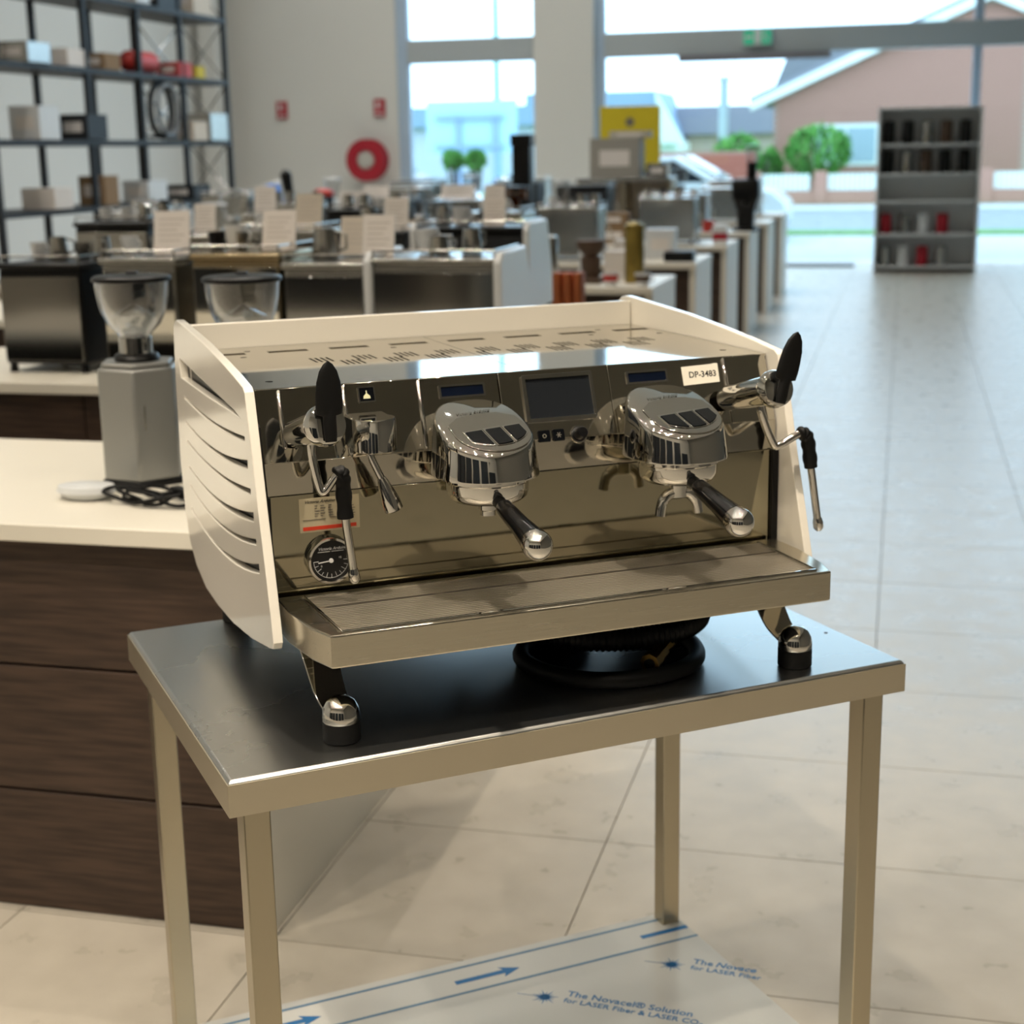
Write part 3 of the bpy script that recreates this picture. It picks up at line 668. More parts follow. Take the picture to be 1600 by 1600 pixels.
def info_card(a, b, z, w_, h_, label, tilt=12, rz=0, m=None):
    t = thing('info_card', label, 'sign', (a, b, z), rz, 'white product cards'); M = RX(-tilt-7)
    MB().box(-w_/2, w_/2, -.001, .001, .002, h_, M).build('card_sheet', m or card, t)
    MB().box(-w_/2-.002, w_/2+.002, .0012, .003, .0, h_+.002, M).build('acrylic_back', clear, t)
    MB().box(-w_/2, w_/2, 0, .05, 0, .003).build('stand_foot', clear, t)
    pr = MB()
    for k in range(5): pr.box(-w_*.36, w_*(.36-.1*(k % 3)), -.0014, -.001, h_*(.80-.12*k), h_*(.825-.12*k), M)
    pr.build('card_print', mat('card_ink', 'b7b0a8', .6), t, smooth=0)
def grinder(a, b, label, h_=.42, body=None, hop=None, rz=0, s=1., group='small grinders on the display counters'):
    t = thing('coffee_grinder', label, 'grinder', (a, b, .9), rz, group); body = body or black; hop = hop or clear
    box('base', body, t, -.07*s, .07*s, -.10*s, .09*s, 0, .03, .008)
    MB().lathe([(.05*s, .03), (.055*s, .05), (.058*s, h_*.52), (.062*s, h_*.58), (.05*s, h_*.62)], 20).build('body', body, t)
    MB().cyl((0, .05*s, h_*.42), (0, .1*s, h_*.38), .022*s).build('chute', body, t)
    box('fork', body, t, -.03*s, .03*s, .04*s, .10*s, h_*.25, h_*.27, .003)
    MB().lathe([(.04*s, h_*.62), (.045*s, h_*.66), (.078*s, h_*.82), (.082*s, h_*.97)], 24).build('hopper', hop, t)
    MB().lathe([(.084*s, h_*.97), (.086*s, h_*.98), (.08*s, h_), (.01, h_*1.01)], 24).build('lid', body, t)
def canister(a, b, z, r, h_, m, label, lidm=None, group='canisters on the display counters', name='canister'):
    t = thing(name, label, 'canister', (a, b, z), 0, group)
    MB().lathe([(r*.93, 0), (r, .006), (r, h_*.86), (r*.97, h_*.87)], 24).build('body', m, t)
    MB().lathe([(r*1.02, h_*.87), (r*1.02, h_*.95), (r*.6, h_*.99), (r*.15, h_)], 24).build('lid', lidm or m, t)
def carton(a, b, z, w_, d_, h_, m, label, rz=0, group='boxes on the display counters'):
    t = thing('carton', label, 'box', (a, b, z), rz, group)
    box('carton_body', m, t, -w_/2, w_/2, -d_/2, d_/2, 0, h_*.96, .003)
    box('flap', m, t, -w_/2-.001, -.001, -d_/2-.001, d_/2+.001, h_*.96, h_, .001); box('flap', m, t, .001, w_/2+.001, -d_/2-.001, d_/2+.001, h_*.96, h_, .001)
    box('carton_label', card, t, -w_*.3, w_*.3, -d_/2-.001, -d_/2, h_*.3, h_*.7)
def cup(a, b, z, m, label, r=.04, h_=.08, band=None, group='cups on the display counters'):
    t = thing('coffee_cup', label, 'cup', (a, b, z), 0, group)
    MB().lathe([(r*.6, 0), (r*.75, .004), (r, h_), (r*.94, h_), (r*.7, .008), (.001, .008)], 20).build('cup_body', m, t)
    MB().tube([(r*.85, 0, h_*.3), (r*1.3, 0, h_*.4), (r*1.35, 0, h_*.65), (r*.95, 0, h_*.8)], .005, 6).build('handle', m, t)
    if band: MB().lathe([(r*.86, h_*.35), (r*.97, h_*.8)], 20).build('band', band, t)
def jug(a, b, z, m, label, r=.045, h_=.1, group='milk jugs on the display counters'):
    t = thing('milk_jug', label, 'jug', (a, b, z), random.uniform(-60, 60), group)
    MB().lathe([(r, 0), (r*1.05, .01), (r*.95, h_*.5), (r*.8, h_), (r*.76, h_), (r*.9, h_*.5), (.001, .01)], 20).build('jug_body', m, t)
    MB().tube([(r*.85, 0, h_*.9), (r*1.6, 0, h_*.8), (r*1.6, 0, h_*.35), (r, 0, h_*.25)], .005, 6).build('handle', m, t)

# second counter row (nearest goods seen over the machine)
esp(-.71, 3.40, 0, .44, .40, .40, 'white sided espresso machine at the aisle end of the second counter', steel2, darkmirror, white2)
esp(-1.09, 3.40, 0, .31, .38, .385, 'steel framed espresso machine with smoked mirror back beside the white sided one', steel2, darkmirror)
esp(-1.41, 3.42, 0, .34, .40, .415, 'bronze topped espresso machine third from the aisle on the second counter', mat('bronze', 'a8987a', .25, 1), mirror_steel)
esp(-1.77, 3.42, 0, .30, .40, .40, 'polished espresso machine fourth from the aisle on the second counter', steel2, mirror_steel)
esp(-2.15, 3.42, 0, .34, .40, .38, 'black espresso machine fifth from the aisle on the second counter', black, darkmirror)
info_card(-1.70, 3.35, 1.303, .125, .155, 'tilted white card on the polished machine at far left', 10, 12)
info_card(-1.30, 3.35, 1.318, .115, .14, 'white card standing on the bronze topped machine', 10, 8)
info_card(-.945, 3.35, 1.288, .11, .15, 'tall white card standing on the steel framed machine', 6, 2)
info_card(-1.07, 3.47, 1.288, .11, .14, 'wide beige card behind the tall card on the steel framed machine', 8, 0, beige)
jug(-1.15, 3.4, 1.287, steel2, 'steel milk jug on the steel framed machine'); 
cup(-.80, 3.45, 1.303, white2, 'white cup on the white sided machine left part'); jug(-.74, 3.38, 1.303, steel2, 'steel jug on top of the white sided machine', .035, .06)
cup(-1.5, 3.45, 1.318, white2, 'white cup on the bronze topped machine')
# third row
esp(-1.10, 5.25, 0, .52, .42, .41, 'black espresso machine with white curved sides on the third counter', black, blackst, white2)
esp(-1.58, 5.25, 0, .36, .40, .39, 'dark espresso machine beside the white sided one on the third counter', blackst, darkmirror)
esp(-2.02, 5.25, 0, .40, .40, .40, 'steel espresso machine third from the aisle on the third counter', steel2, darkmirror)
esp(-2.45, 5.25, 0, .34, .40, .38, 'pale steel espresso machine fourth from the aisle on the third counter', steel2, steel2)
esp(-2.85, 5.25, 0, .40, .42, .44, 'black and steel espresso machine at the left of the third counter', black, steel2)
info_card(-1.46, 5.1, 1.292, .115, .15, 'white card standing on the dark machine of the third counter', 4)
info_card(-1.0, 5.1, 1.312, .10, .13, 'small white card on the black machine with white sides', 4)
info_card(-1.90, 5.15, 1.302, .13, .16, 'beige card on the third machine of the third counter', 4, 0, beige)
info_card(-2.42, 5.15, 1.283, .10, .14, 'narrow white card on the pale machine of the third counter', 8, 10)
jug(-1.62, 5.2, 1.292, steel2, 'steel jug on the dark machine of the third counter'); cup(-1.18, 5.2, 1.312, white2, 'white cup on the black machine with white sides'); jug(-2.0, 5.3, 1.303, steel2, 'steel jug beside the beige card')
# fourth row
t = thing('copper_canister', 'ribbed copper canister at the aisle end of the third counter', 'canister', (-.652, 5.02, .9))
for k in range(3):
    MB().lathe([(.020, .012), (.022, .016), (.022, .21), (.019, .215)], 16, T(-.046+.046*k, 0, 0)).build('copper_tube', copper, t)
    MB().lathe([(.020, .012), (.022, .016), (.022, .21), (.019, .215)], 16, T(-.046+.046*k, .046, 0)).build('copper_tube', copper, t)
MB().box(-.072, .072, -.025, .071, .0, .012).build('base_plate', copper, t, .003)
canister(-.70, 7.05, .9, .055, .34, mat('brass_paint', '8f7c3e', .35, .7), 'tall brass canister at the aisle end of the fourth counter')
grinder(-.95, 7.05, 'dark leather-brown grinder beside the brass canister', .24, brown, brown)
cup(-.80, 6.85, .9, white2, 'white cup with orange band left of the brass canister', .045, .075, redb); cup(-.62, 6.85, .9, white2, 'white cup with brown band right of the brass canister', .045, .07, brown)
esp(-1.5, 7.15, 0, .36, .40, .40, 'steel espresso machine mid right of the fourth counter', steel2, darkmirror)
canister(-1.02, 7.35, .9, .06, .2, white2, 'white canister behind the brown grinder'); carton(-.85, 7.35, .9, .14, .12, .16, card, 'white carton behind the brass canister on the fourth counter')
canister(-1.22, 7.2, .9, .045, .26, steel2, 'steel canister left of the brown grinder')
grinder(-1.88, 7.15, 'black grinder with clear hopper mid fourth counter', .46, black)
esp(-2.3, 7.15, 0, .42, .40, .42, 'black espresso machine on the left half of the fourth counter', black, blackst)
info_card(-2.05, 7.0, .9, .15, .36, 'tall beige board standing on the fourth counter', 3, 0, beige)
info_card(-1.50, 7.0, 1.303, .12, .15, 'white card on the steel machine of the fourth counter', 4)
esp(-2.85, 7.15, 0, .40, .40, .40, 'steel espresso machine left of the black one on the fourth counter', steel2, steel2)
grinder(-3.3, 7.15, 'white grinder at the left of the fourth counter', .46, white2)
esp(-3.7, 7.15, 0, .40, .40, .42, 'white espresso machine at the far left of the fourth counter', white2, white2)
info_card(-2.9, 7.0, 1.303, .13, .16, 'white card on the steel machine left of the black one', 4, 6)
# fifth row
tag(MB().box(-.1, .1, -.08, .08, 0, .07).build('knock_box', black, None, .01), 'black knock box at the aisle end of the fifth counter', 'knock box').location = (-.68, 8.75, .9)
carton(-.85, 9.05, .9, .2, .16, .2, white2, 'white appliance box at the aisle end of the fifth counter'); carton(-1.08, 9.0, .9, .16, .16, .13, card, 'low white box second on the fifth counter')
canister(-.95, 8.72, .9, .04, .1, white2, 'small white tin in front of the fifth counter boxes')
esp(-1.45, 8.95, 0, .44, .40, .36, 'steel espresso machine on the fifth counter behind the brass canister', steel2, steel2)
for k, (a, l) in enumerate(((-1.85, 'black grinder with amber hopper on the fifth counter'), (-2.55, 'steel grinder left of the black tower on the fifth counter'))):
    grinder(a, 8.95, l, .5, black if k == 0 else steel2, glass('amber_plastic', 'e0a050', .14) if k == 0 else clear)
t = thing('bean_tower', 'tall black rectangular bean tower standing before the left window', 'dispenser', (-2.24, 10.75, .9))
box('tower_body', black, t, -.075, .075, -.07, .07, .0, .78, .006); box('tower_cap', black, t, -.085, .085, -.08, .08, .78, .87, .006); MB().cyl((0, -.07, .2), (0, -.12, .17), .02).build('outlet', black, t)
esp(-2.95, 8.95, 0, .44, .42, .36, 'black espresso machine left part of the fifth counter', black, darkmirror)
esp(-3.5, 8.95, 0, .40, .42, .40, 'steel espresso machine left end of the fifth counter', steel2, steel2)
info_card(-2.2, 8.8, .9, .26, .30, 'wide white card board on the fifth counter', 3); info_card(-3.0, 8.8, 1.263, .2, .12, 'white card on the black machine of the fifth counter', 3)
grinder(-4.0, 8.95, 'silver grinder at the left end of the fifth counter', .5, silver)
# sixth row
t = thing('gift_box', 'white box with red band at the aisle end of the sixth counter', 'box', (-.62, 10.6, .9))
box('box_body', white2, t, -.055, .055, -.05, .05, 0, .15, .004); box('red_band', redm, t, -.056, .056, -.051, .051, .035, .09)
esp(-1.05, 10.8, 0, .46, .42, .36, 'steel espresso machine beside the red banded box', steel2, steel2)
carton(-1.5, 10.75, .9, .3, .2, .14, kraft, 'brown cardboard box on the sixth counter'); carton(-1.5, 10.75, 1.042, .26, .18, .1, kraft, 'brown cardboard box stacked on another, sixth counter')
grinder(-1.95, 10.8, 'silver grinder right of the black tower on the sixth counter', .5, silver)
esp(-2.75, 10.8, 0, .46, .42, .36, 'steel espresso machine left of the black tower, sixth counter', steel2, darkmirror)
esp(-3.4, 10.8, 0, .5, .42, .36, 'black espresso machine on the left half of the sixth counter', black, blackst)
info_card(-2.75, 10.6, 1.263, .28, .12, 'wide white card on the sixth counter machine left of the tower', 3); info_card(-3.45, 10.6, 1.263, .22, .12, 'white card on the black machine of the sixth counter', 3)
canister(-3.95, 10.7, .9, .09, .46, black, 'black jar with red lid on the sixth counter', redb); grinder(-4.35, 10.8, 'white grinder at the left of the sixth counter', .52, white2)
t = thing('tamper_tool', 'black slanted handle sticking up on the left of the sixth counter', 'tool', (-4.15, 10.6, .9))
MB().rev((0, 0, 0), (-.09, 0, .62), [(.012, 0), (.02, .3), (.045, .8), (.05, .95), (.02, 1)], 14).build('handle', black, t); MB().lathe([(.06, 0), (.06, .02)], 20).build('base', black, t)
esp(-4.8, 10.8, 0, .44, .42, .42, 'steel espresso machine at the left end of the sixth counter', steel2, steel2)
# seventh row
t = thing('tall_black_grinder', 'tall black grinder with narrow clear hopper by the aisle, against the street', 'grinder', (-.62, 12.62, .9))
box('base', black, t, -.11, .11, -.13, .12, 0, .03, .006)
MB().loft([[(x*s_, y*s_*1.1, z) for x, y in rrect(-.1, .1, -.1, .1, .03)] for s_, z in ((.75, .03), (.75, .16), (1.05, .26), (1.25, .30), (1.25, .43), (1.1, .46))]).build('body', black, t)
MB().lathe([(.045, .46), (.045, .61)], 20, T(.045, 0, 0)).build('neck', black, t); MB().lathe([(.045, .61), (.055, .64), (.058, .74)], 20, T(.045, 0, 0)).build('hopper', clear, t); MB().lathe([(.06, .74), (.06, .755), (.02, .76)], 20, T(.045, 0, 0)).build('lid', clear, t)
MB().cyl((0, -.1, .25), (0, -.16, .22), .025).build('chute', black, t)
esp(-1.25, 12.65, 0, .6, .46, .34, 'low steel espresso machine left of the tall black grinder', steel2, steel2)
cup(-.95, 12.45, .9, redb, 'red cup in front of the low steel machine', .06, .1); jug(-1.75, 12.6, .9, steel2, 'steel jug on the seventh counter', .06, .16)
esp(-2.1, 12.65, 0, .5, .46, .42, 'black espresso machine on the seventh counter below the yellow sign', black, blackst)
for a, l, m_ in ((-2.75, 'black grinder first left on the seventh counter', black), (-3.2, 'silver grinder second left on the seventh counter', silver), (-4.6, 'white grinder farthest left on the seventh counter', white2)): grinder(a, 12.65, l, .52, m_)
esp(-3.9, 12.65, 0, .5, .46, .42, 'steel espresso machine on the left of the seventh counter', steel2, steel2)
tl = thing('display_screen', 'small glowing blue tilted screen on the seventh counter below the hose reel', 'screen', (-5.1, 12.6, .9)); scr = mat('blue_screen', '2f86e0', .4, emit=.9)
MB().box(-.1, .1, -.01, .01, .2, .5, RY(-14)).build('screen_case', white2, tl, .008); MB().box(-.088, .088, -.0125, -.0105, .22, .48, RY(-14)).build('screen_face', scr, tl); MB().cyl((0, 0, 0), (-.05, 0, .22), .02).build('screen_stand', white2, tl)
# eighth row: stand with grey board boxes and yellow sign
t = thing('bar_counter_shelf', 'grey raised shelf unit carrying boxes under the yellow sign', 'shelf', (-2.05, 14.55, .9))
box('shelf_board', steel2, t, -.50, .50, -.2, .2, .41, .45, .004); box('shelf_back', beige, t, -.48, .48, .18, .2, .0, .41)
for x in (-.47, 0, .47): box('post', legsteel, t, x-.02, x+.02, -.18, .18, 0, .41, .004)
carton(-2.15, 14.55, 1.352, .52, .34, .40, mat('grey_board', '9a978f', .8), 'large grey box on the raised shelf in front of the yellow sign'); carton(-2.02, 14.62, 1.754, .42, .2, .07, mat('grey_board2', 'b6b2a8', .8), 'thin pale box on top of the large grey box')
carton(-1.72, 14.5, .9, .3, .2, .16, kraft, 'kraft carton under the raised shelf'); canister(-2.25, 14.45, .9, .07, .2, black, 'black canister under the raised shelf')
carton(-1.72, 14.55, 1.352, .22, .2, .14, steel2, 'small silver box at the right of the raised shelf')
jug(-1.35, 14.5, .9, steel2, 'steel jug right of the raised shelf', .07, .18); esp(-1.0, 14.55, 0, .5, .46, .34, 'steel espresso machine at the aisle end of the eighth counter', steel2, steel2)
esp(-3.2, 14.55, 0, .5, .46, .42, 'black espresso machine left of the pillar on the eighth counter', black, blackst); grinder(-3.75, 14.55, 'black grinder on the eighth counter before the left window', .52, black)
esp(-4.4, 14.55, 0, .6, .46, .42, 'steel espresso machine on the left of the eighth counter', steel2, steel2)
# ninth row
esp(-1.1, 16.4, 0, .6, .46, .38, 'steel espresso machine at the aisle end of the last counter', steel2, steel2); esp(-2.4, 16.4, 0, .6, .46, .42, 'black espresso machine mid last counter', black, blackst)
grinder(-1.75, 16.4, 'black grinder between the machines of the last counter', .52, black); esp(-3.6, 16.4, 0, .6, .46, .42, 'steel espresso machine under the pillar on the last counter', steel2, darkmirror)
esp(-4.9, 16.4, 0, .6, .46, .42, 'dark espresso machine before the left window on the last counter', blackst, blackst)
t = thing('yellow_sign', 'yellow square sign board standing by the pillar', 'sign', (-2.49, 17.3, 0))
box('sign_board', yellow, t, -.37, .37, -.012, .012, 1.38, 2.15, .004); box('sign_post', blackst, t, -.02, .02, .012, .04, .02, 1.9); box('sign_foot', blackst, t, -.2, .2, -.15, .2, 0, .02, .004)
MB().rev((0, -.012, 1.96), (0, -.016, 1.96), [(.055, 0), (.055, 1), (.04, 1), (.04, .5)], 24).build('sign_emblem', greyink, t)

# cups and jugs standing on the machines
NUM = ['first', 'second', 'third', 'fourth', 'fifth', 'sixth']
random.seed(21)
for who, a, b, z, w_, n in (('bronze topped machine', -1.48, 3.46, 1.317, .2, 3), ('polished machine at far left', -1.86, 3.46, 1.302, .1, 2), ('black machine of the second counter', -2.15, 3.45, 1.282, .26, 4), ('white sided machine', -.70, 3.47, 1.302, .1, 2),
                           ('third machine of the third counter', -2.1, 5.3, 1.302, .2, 3), ('black and steel machine of the third counter', -2.85, 5.3, 1.342, .3, 4), ('black machine with white sides', -1.2, 5.32, 1.312, .2, 3),
                           ('white machine of the fourth counter', -3.7, 7.2, 1.322, .3, 4), ('steel machine mid right of the fourth counter', -1.5, 7.25, 1.302, .24, 3), ('black machine of the fourth counter', -2.3, 7.2, 1.322, .3, 4),
                           ('left end machine of the fifth counter', -3.5, 9.0, 1.302, .3, 4), ('fifth counter machine behind the brass canister', -1.45, 9.0, 1.262, .3, 4), ('sixth counter machine beside the red banded box', -1.05, 10.85, 1.262, .36, 4)):
    for k in range(n):
        x = a-w_/2+w_*k/max(1, n-1)
        if random.random() < .6: cup(x, b+random.uniform(-.02, .02), z, random.choice([white2, white2, black, steel2]), '%s small cup from left on the %s' % (NUM[k], who), .032, .06)
        else: jug(x, b, z, steel2, 'steel jug, %s item from left on the %s' % (NUM[k], who), .035, .08)
# ------------------------------------------------------------------ wall things
t = thing('fire_hose_reel', 'round red fire hose reel mounted on the grey wall', 'hose reel', (-7.06, 20.85, 1.55))
def ringy(mb, r0, r1, y0, y1, n=40): return mb.rev((0, y1, 0), (0, y0, 0), [(r0, 0), (r1, 0.0001), (r1, 1), (r0, 1)], n)
finish(plate([(.31*math.cos(t_*math.pi/24), .31*math.sin(t_*math.pi/24)) for t_ in range(48)], [[(.14*math.cos(t_*math.pi/24), .14*math.sin(t_*math.pi/24)) for t_ in range(48)]], .02, T(0, -.22, 0) @ RX(90), .004), 'front_flange', redm, t)
finish(plate([(.31*math.cos(t_*math.pi/24), .31*math.sin(t_*math.pi/24)) for t_ in range(48)], [[(.14*math.cos(t_*math.pi/24), .14*math.sin(t_*math.pi/24)) for t_ in range(48)]], .02, T(0, -.04, 0) @ RX(90), .004), 'rear_flange', redm, t)
for k in range(5): MB().tube([(.26*math.cos(R(q*10)), -.06-.034*k, .26*math.sin(R(q*10))) for q in range(36)], .017, 8, True).build('hose_turn', mat('hose_dark_red', '5b1620', .6), t)
MB().rev((0, .14, 0), (0, -.235, 0), [(.05, 0), (.05, .4), (.145, .42), (.145, .9), (.1, 1)], 30).build('hub', mat('hub_grey', 'b9b6ae', .6), t)
def fire_sign(a, label):
    t = thing('fire_sign', label, 'sign', (a, 20.985, 2.18), 0, 'red fire signs on the wall')
    box('sign_plate', mat('sign_red', 'a8323c', .5), t, -.09, .09, -.012, 0, 0, .26, .003)
    MB().lathe([(.022, 0), (.022, .07), (.01, .09)], 12, T(-.02, -.014, .13) @ Matrix.Diagonal((1, .1, 1, 1))).build('pictogram', whiteink, t)
    box('sign_text', whiteink, t, -.06, .06, -.0135, -.0125, .035, .055)
fire_sign(-8.50, 'small red fire sign on the wall left of the hose reel'); fire_sign(-6.93, 'small red fire sign on the wall right above the hose reel')
t = thing('exit_sign', 'green running man exit sign on the grey beam', 'sign', (-1.31, 20.90, 3.04))
box('sign_case', white2, t, -.2, .2, 0, .075, -.01, .2, .006)
for x0, x1 in ((-.19, -.045), (.05, .19)): box('green_panel', greencol, t, x0, x1, -.004, -.0005, .0, .19)
box('white_panel', whiteink, t, -.043, .048, -.003, -.0005, .0, .19)
rm = MB().sphere((.10, -.007, .16), .015, 12, 8, (1, .2, 1)); rm.tube([(.095, -.007, .14), (.115, -.007, .09)], .012, 6); rm.tube([(.115, -.007, .09), (.085, -.007, .06), (.09, -.007, .025)], .008, 6); rm.tube([(.115, -.007, .09), (.145, -.007, .07), (.165, -.007, .03)], .008, 6); rm.tube([(.095, -.007, .135), (.07, -.007, .11)], .006, 6); rm.tube([(.1, -.007, .135), (.135, -.007, .12)], .006, 6)
rm.build('running_figure', whiteink, t)
MB().prism([(-.17, .085), (-.11, .085), (-.11, .055), (-.065, .1), (-.11, .145), (-.11, .115), (-.17, .115)], .004, .0065, RX(90)).build('arrow', whiteink, t)

# rack of shelves on the left
rk = thing('storage_rack', 'black steel storage rack with open shelves and cross braces at the left', 'rack', (-6.3, 9.6, 0))
for y in (0, 1.55, 2.55, 3.45, 4.5):
    for x in (0, -.5): box('post', blackst, rk, x-.025, x+.025, y-.025, y+.025, 0, 4.2)
for z in (.62, 1.22, 1.80, 2.42, 3.05, 3.7): box('shelf', blackst, rk, -.53, .03, -.03, 4.53, z-.05, z, .004)
for y in (4.5,):
    for z0 in (.62, 1.22, 1.8, 2.42, 3.05): MB().tube([(0, y, z0), (-.5, y, z0+.58)], .01, 6).build('brace', steel2, rk); MB().tube([(-.5, y, z0), (0, y, z0+.58)], .01, 6).build('brace', steel2, rk)
for (y0, y1) in ((3.45, 4.5),):
    for z0 in (1.8, 2.42, 3.05): MB().tube([(-.5, y0, z0), (-.5, y1, z0+.58)], .01, 6).build('brace', steel2, rk); MB().tube([(-.5, y1, z0), (-.5, y0, z0+.58)], .01, 6).build('brace', steel2, rk)
t = thing('red_cylinder', 'red lying gas cylinder on the upper rack shelf', 'cylinder', (-6.42, 12.45, 2.42))
MB().rev((0, -.35, .11), (0, .25, .11), [(.03, 0), (.1, .12), (.105, .2), (.105, .85), (.07, .97), (.03, 1)], 24).build('tank', redb, t); MB().cyl((0, .25, .11), (0, .33, .11), .02).build('valve', brass, t)
carton(-6.4, 13.1, 2.422, .25, .3, .14, redb, 'red and white carton beside the red cylinder', group='goods on the rack'); carton(-6.4, 13.5, 2.422, .2, .2, .12, yellow, 'yellow carton on the upper rack shelf', group='goods on the rack')
t = thing('cable_coil', 'large grey hose loop hanging on the rack above the middle shelf', 'hose', (-6.35, 12.65, 1.82))
MB().tube([(0, .23*math.cos(R(q*10)), .27+.25*math.sin(R(q*10))) for q in range(36)], .035, 8, True).build('loop', mat('loop_grey', '4b4e50', .6), t)
MB().tube([(.06, .22*math.cos(R(q*10))+.03, .27+.24*math.sin(R(q*10))) for q in range(36)], .02, 8, True).build('inner_loop', mat('loop_grey2', '70757a', .5), t)
MB().box(-.1, .1, -.12, .12, 0, .03).build('loop_base', black, t)
random.seed(11)
for k, (y, z) in enumerate(((10.2, 3.05), (10.8, 3.05), (11.5, 3.05), (12.2, 3.05), (12.8, 3.05), (13.6, 3.05), (10.3, 2.42), (11.0, 2.42), (11.6, 2.42), (10.4, 1.8), (11.2, 1.8), (13.3, 1.8), (13.7, 1.8), (10.5, 1.22), (11.4, 1.22), (12.3, 1.22), (13.2, 1.22))):
    m_ = [steel2, card, kraft, white2, blackst, beige][k % 6]
    carton(-6.4, y, z+.002, random.uniform(.22, .36), random.uniform(.25, .42), random.uniform(.14, .3), m_, ['silver', 'off white', 'kraft', 'white', 'black', 'beige'][k % 6]+' carton on rack shelf %s, %s along' % (['one', 'two', 'three', 'four', 'five'][{3.05: 4, 2.42: 3, 1.8: 2, 1.22: 1}[z]], ORD[min(9, int((y-9.6)/.5)+1)]), group='cartons on the rack')
struct(box('trim_2', wallw, None, -9.45, -9.2, 20.2, 20.5, 0, HC))
# right-hand display shelf by the door
ds = thing('display_shelf', 'white open display shelf beside the door at the right', 'shelf', (.40, 19.3, 0))
box('side_board', white2, ds, 0, .03, 0, .45, 0, 2.1, .003); box('side_board', white2, ds, 1.27, 1.3, 0, .45, 0, 2.1, .003); box('back_board', white2, ds, .03, 1.27, .43, .45, 0, 2.1)
for z in (.06, .48, .9, 1.25, 1.62, 2.08): box('shelf_board', white2, ds, .03, 1.27, .0, .43, z, z+.025, .002)
k = 0
for z, n in ((1.645, 5), (1.275, 5), (.505, 4), (.085, 4)):
    for q in range(n):
        h_ = .3 if z > 1.2 else .26
        canister(.54+q*.24, 19.5, z, .075, h_, [black, black, steel2, brown][(q+k) % 4] if z > 1 else [steel2, white2, redm][(q+k) % 3], ('dark' if z > 1 else 'pale')+' canister on the %s of the door shelf, %s from its aisle side' % ({1.645: 'top board', 1.275: 'upper middle board', .505: 'lower middle board', .085: 'bottom board'}[z], ['first', 'second', 'third', 'fourth', 'fifth'][q]), group='canisters on the door shelf')
    k += 1

# ------------------------------------------------------------------ the street outside
asphalt = mat('asphalt', '8f969b', .85, noise=.2, scale=3, stretch='world'); concrete = mat('concrete', 'bfc3c0', .8, noise=.15, scale=2, stretch='world'); grassm = mat('grass', '6fa05a', .9, noise=.4, scale=9, stretch='world')
brickm = mat('brick', 'b08474', .85); mortar = mat('mortar', 'b9a698', .9); roofm = mat('roof_tile', '7d7f88', .8); roofb = mat('roof_blue', '8aa2bd', .7); whitew = mat('white_paint_out', 'e4ece6', .7); leafm = mat('leaf_green', '6fae4c', .7, noise=.5, scale=14, hex2='3f7a34')
struct(box('forecourt', concrete, None, -30, 30, 21.3, 30, -.15, -.02)); struct(box('road', asphalt, None, -60, 60, 30, 41, -.25, -.08)); struct(box('verge', grassm, None, -60, 60, 28.6, 30, -.019, .02)); struct(box('far_footpath', concrete, None, -60, 60, 41, 44, -.2, 0)); struct(box('far_ground', grassm, None, -80, 80, 44, 120, -.2, -.01))
# brick house with gable
hs = thing('brick_house', 'pale brick house with white gable edge across the road', 'house', (0, 48, 0))
gx0, gx1, gz = -3.25, 9.5, 3.05
MB().prism([(gx0, -.05), (gx1, -.05), (gx1, gz), (gx0+6.3, gz+2.75), (gx0, gz)], -8, -.03, RX(90)).build('wall', mortar, hs)
bk = MB().box(0, .23, -.03, 0, 0, .076).mesh('brick'); bk.materials.append(brickm); bm_ = MB(); nb = 0
z = 0.; rowi = 0
while z < 5.6:
    x = gx0-(.12 if rowi % 2 else 0)
    while x < 4.0:
        zt = gz+(x+.12-gx0)*(2.75/6.3)
        inwin = (-2.1 < x+.12 < .0 and 1.0 < z < 2.3)
        if z+.08 < zt and not inwin and x >= gx0-.01: bm_.box(x, x+.23, -.03, 0.0, z, z+.076)
        x += .24
    z += .086; rowi += 1
o = bm_.build('brick_course', brickm, hs, smooth=0); o['kind'] = 'stuff'
MB().prism([(gx0-.7, gz-.30), (gx0+6.3, gz+2.75), (gx1+.5, gz-.3), (gx1+.5, gz-.02), (gx0+6.3, gz+3.05), (gx0-.7, gz-.02)], -.1, .35, RX(90)).build('barge_board', whitew, hs)
MB().prism([(gx0-.75, gz-.05), (gx0+6.3, gz+3.03), (gx1+.5, gz-.05), (gx1+.5, gz+.12), (gx0+6.3, gz+3.2), (gx0-.75, gz+.12)], -8, .1, RX(90)).build('roof', roofm, hs)
wn = box('window', whitew, hs, -2.05, -.05, -.06, .02, 1.05, 2.3); box('pane', mat('house_glass', '9fb4bd', .1), wn, -1.95, -1.05, -.08, -.06, 1.15, 2.2); box('pane', MATS['house_glass'], wn, -1.0, -.15, -.08, -.06, 1.15, 2.2)
r2 = thing('rear_house', 'grey tiled roof house rising behind the brick gable', 'house', (.4, 60, 0))
box('wall', mortar, r2, -4, 8, 0, 6, 0, 4.0); MB().prism([(-4.6, 3.9), (8.6, 3.9), (6.5, 5.6), (-3.9, 5.6)], -6.3, .4, RX(90)).build('roof', roofm, r2)
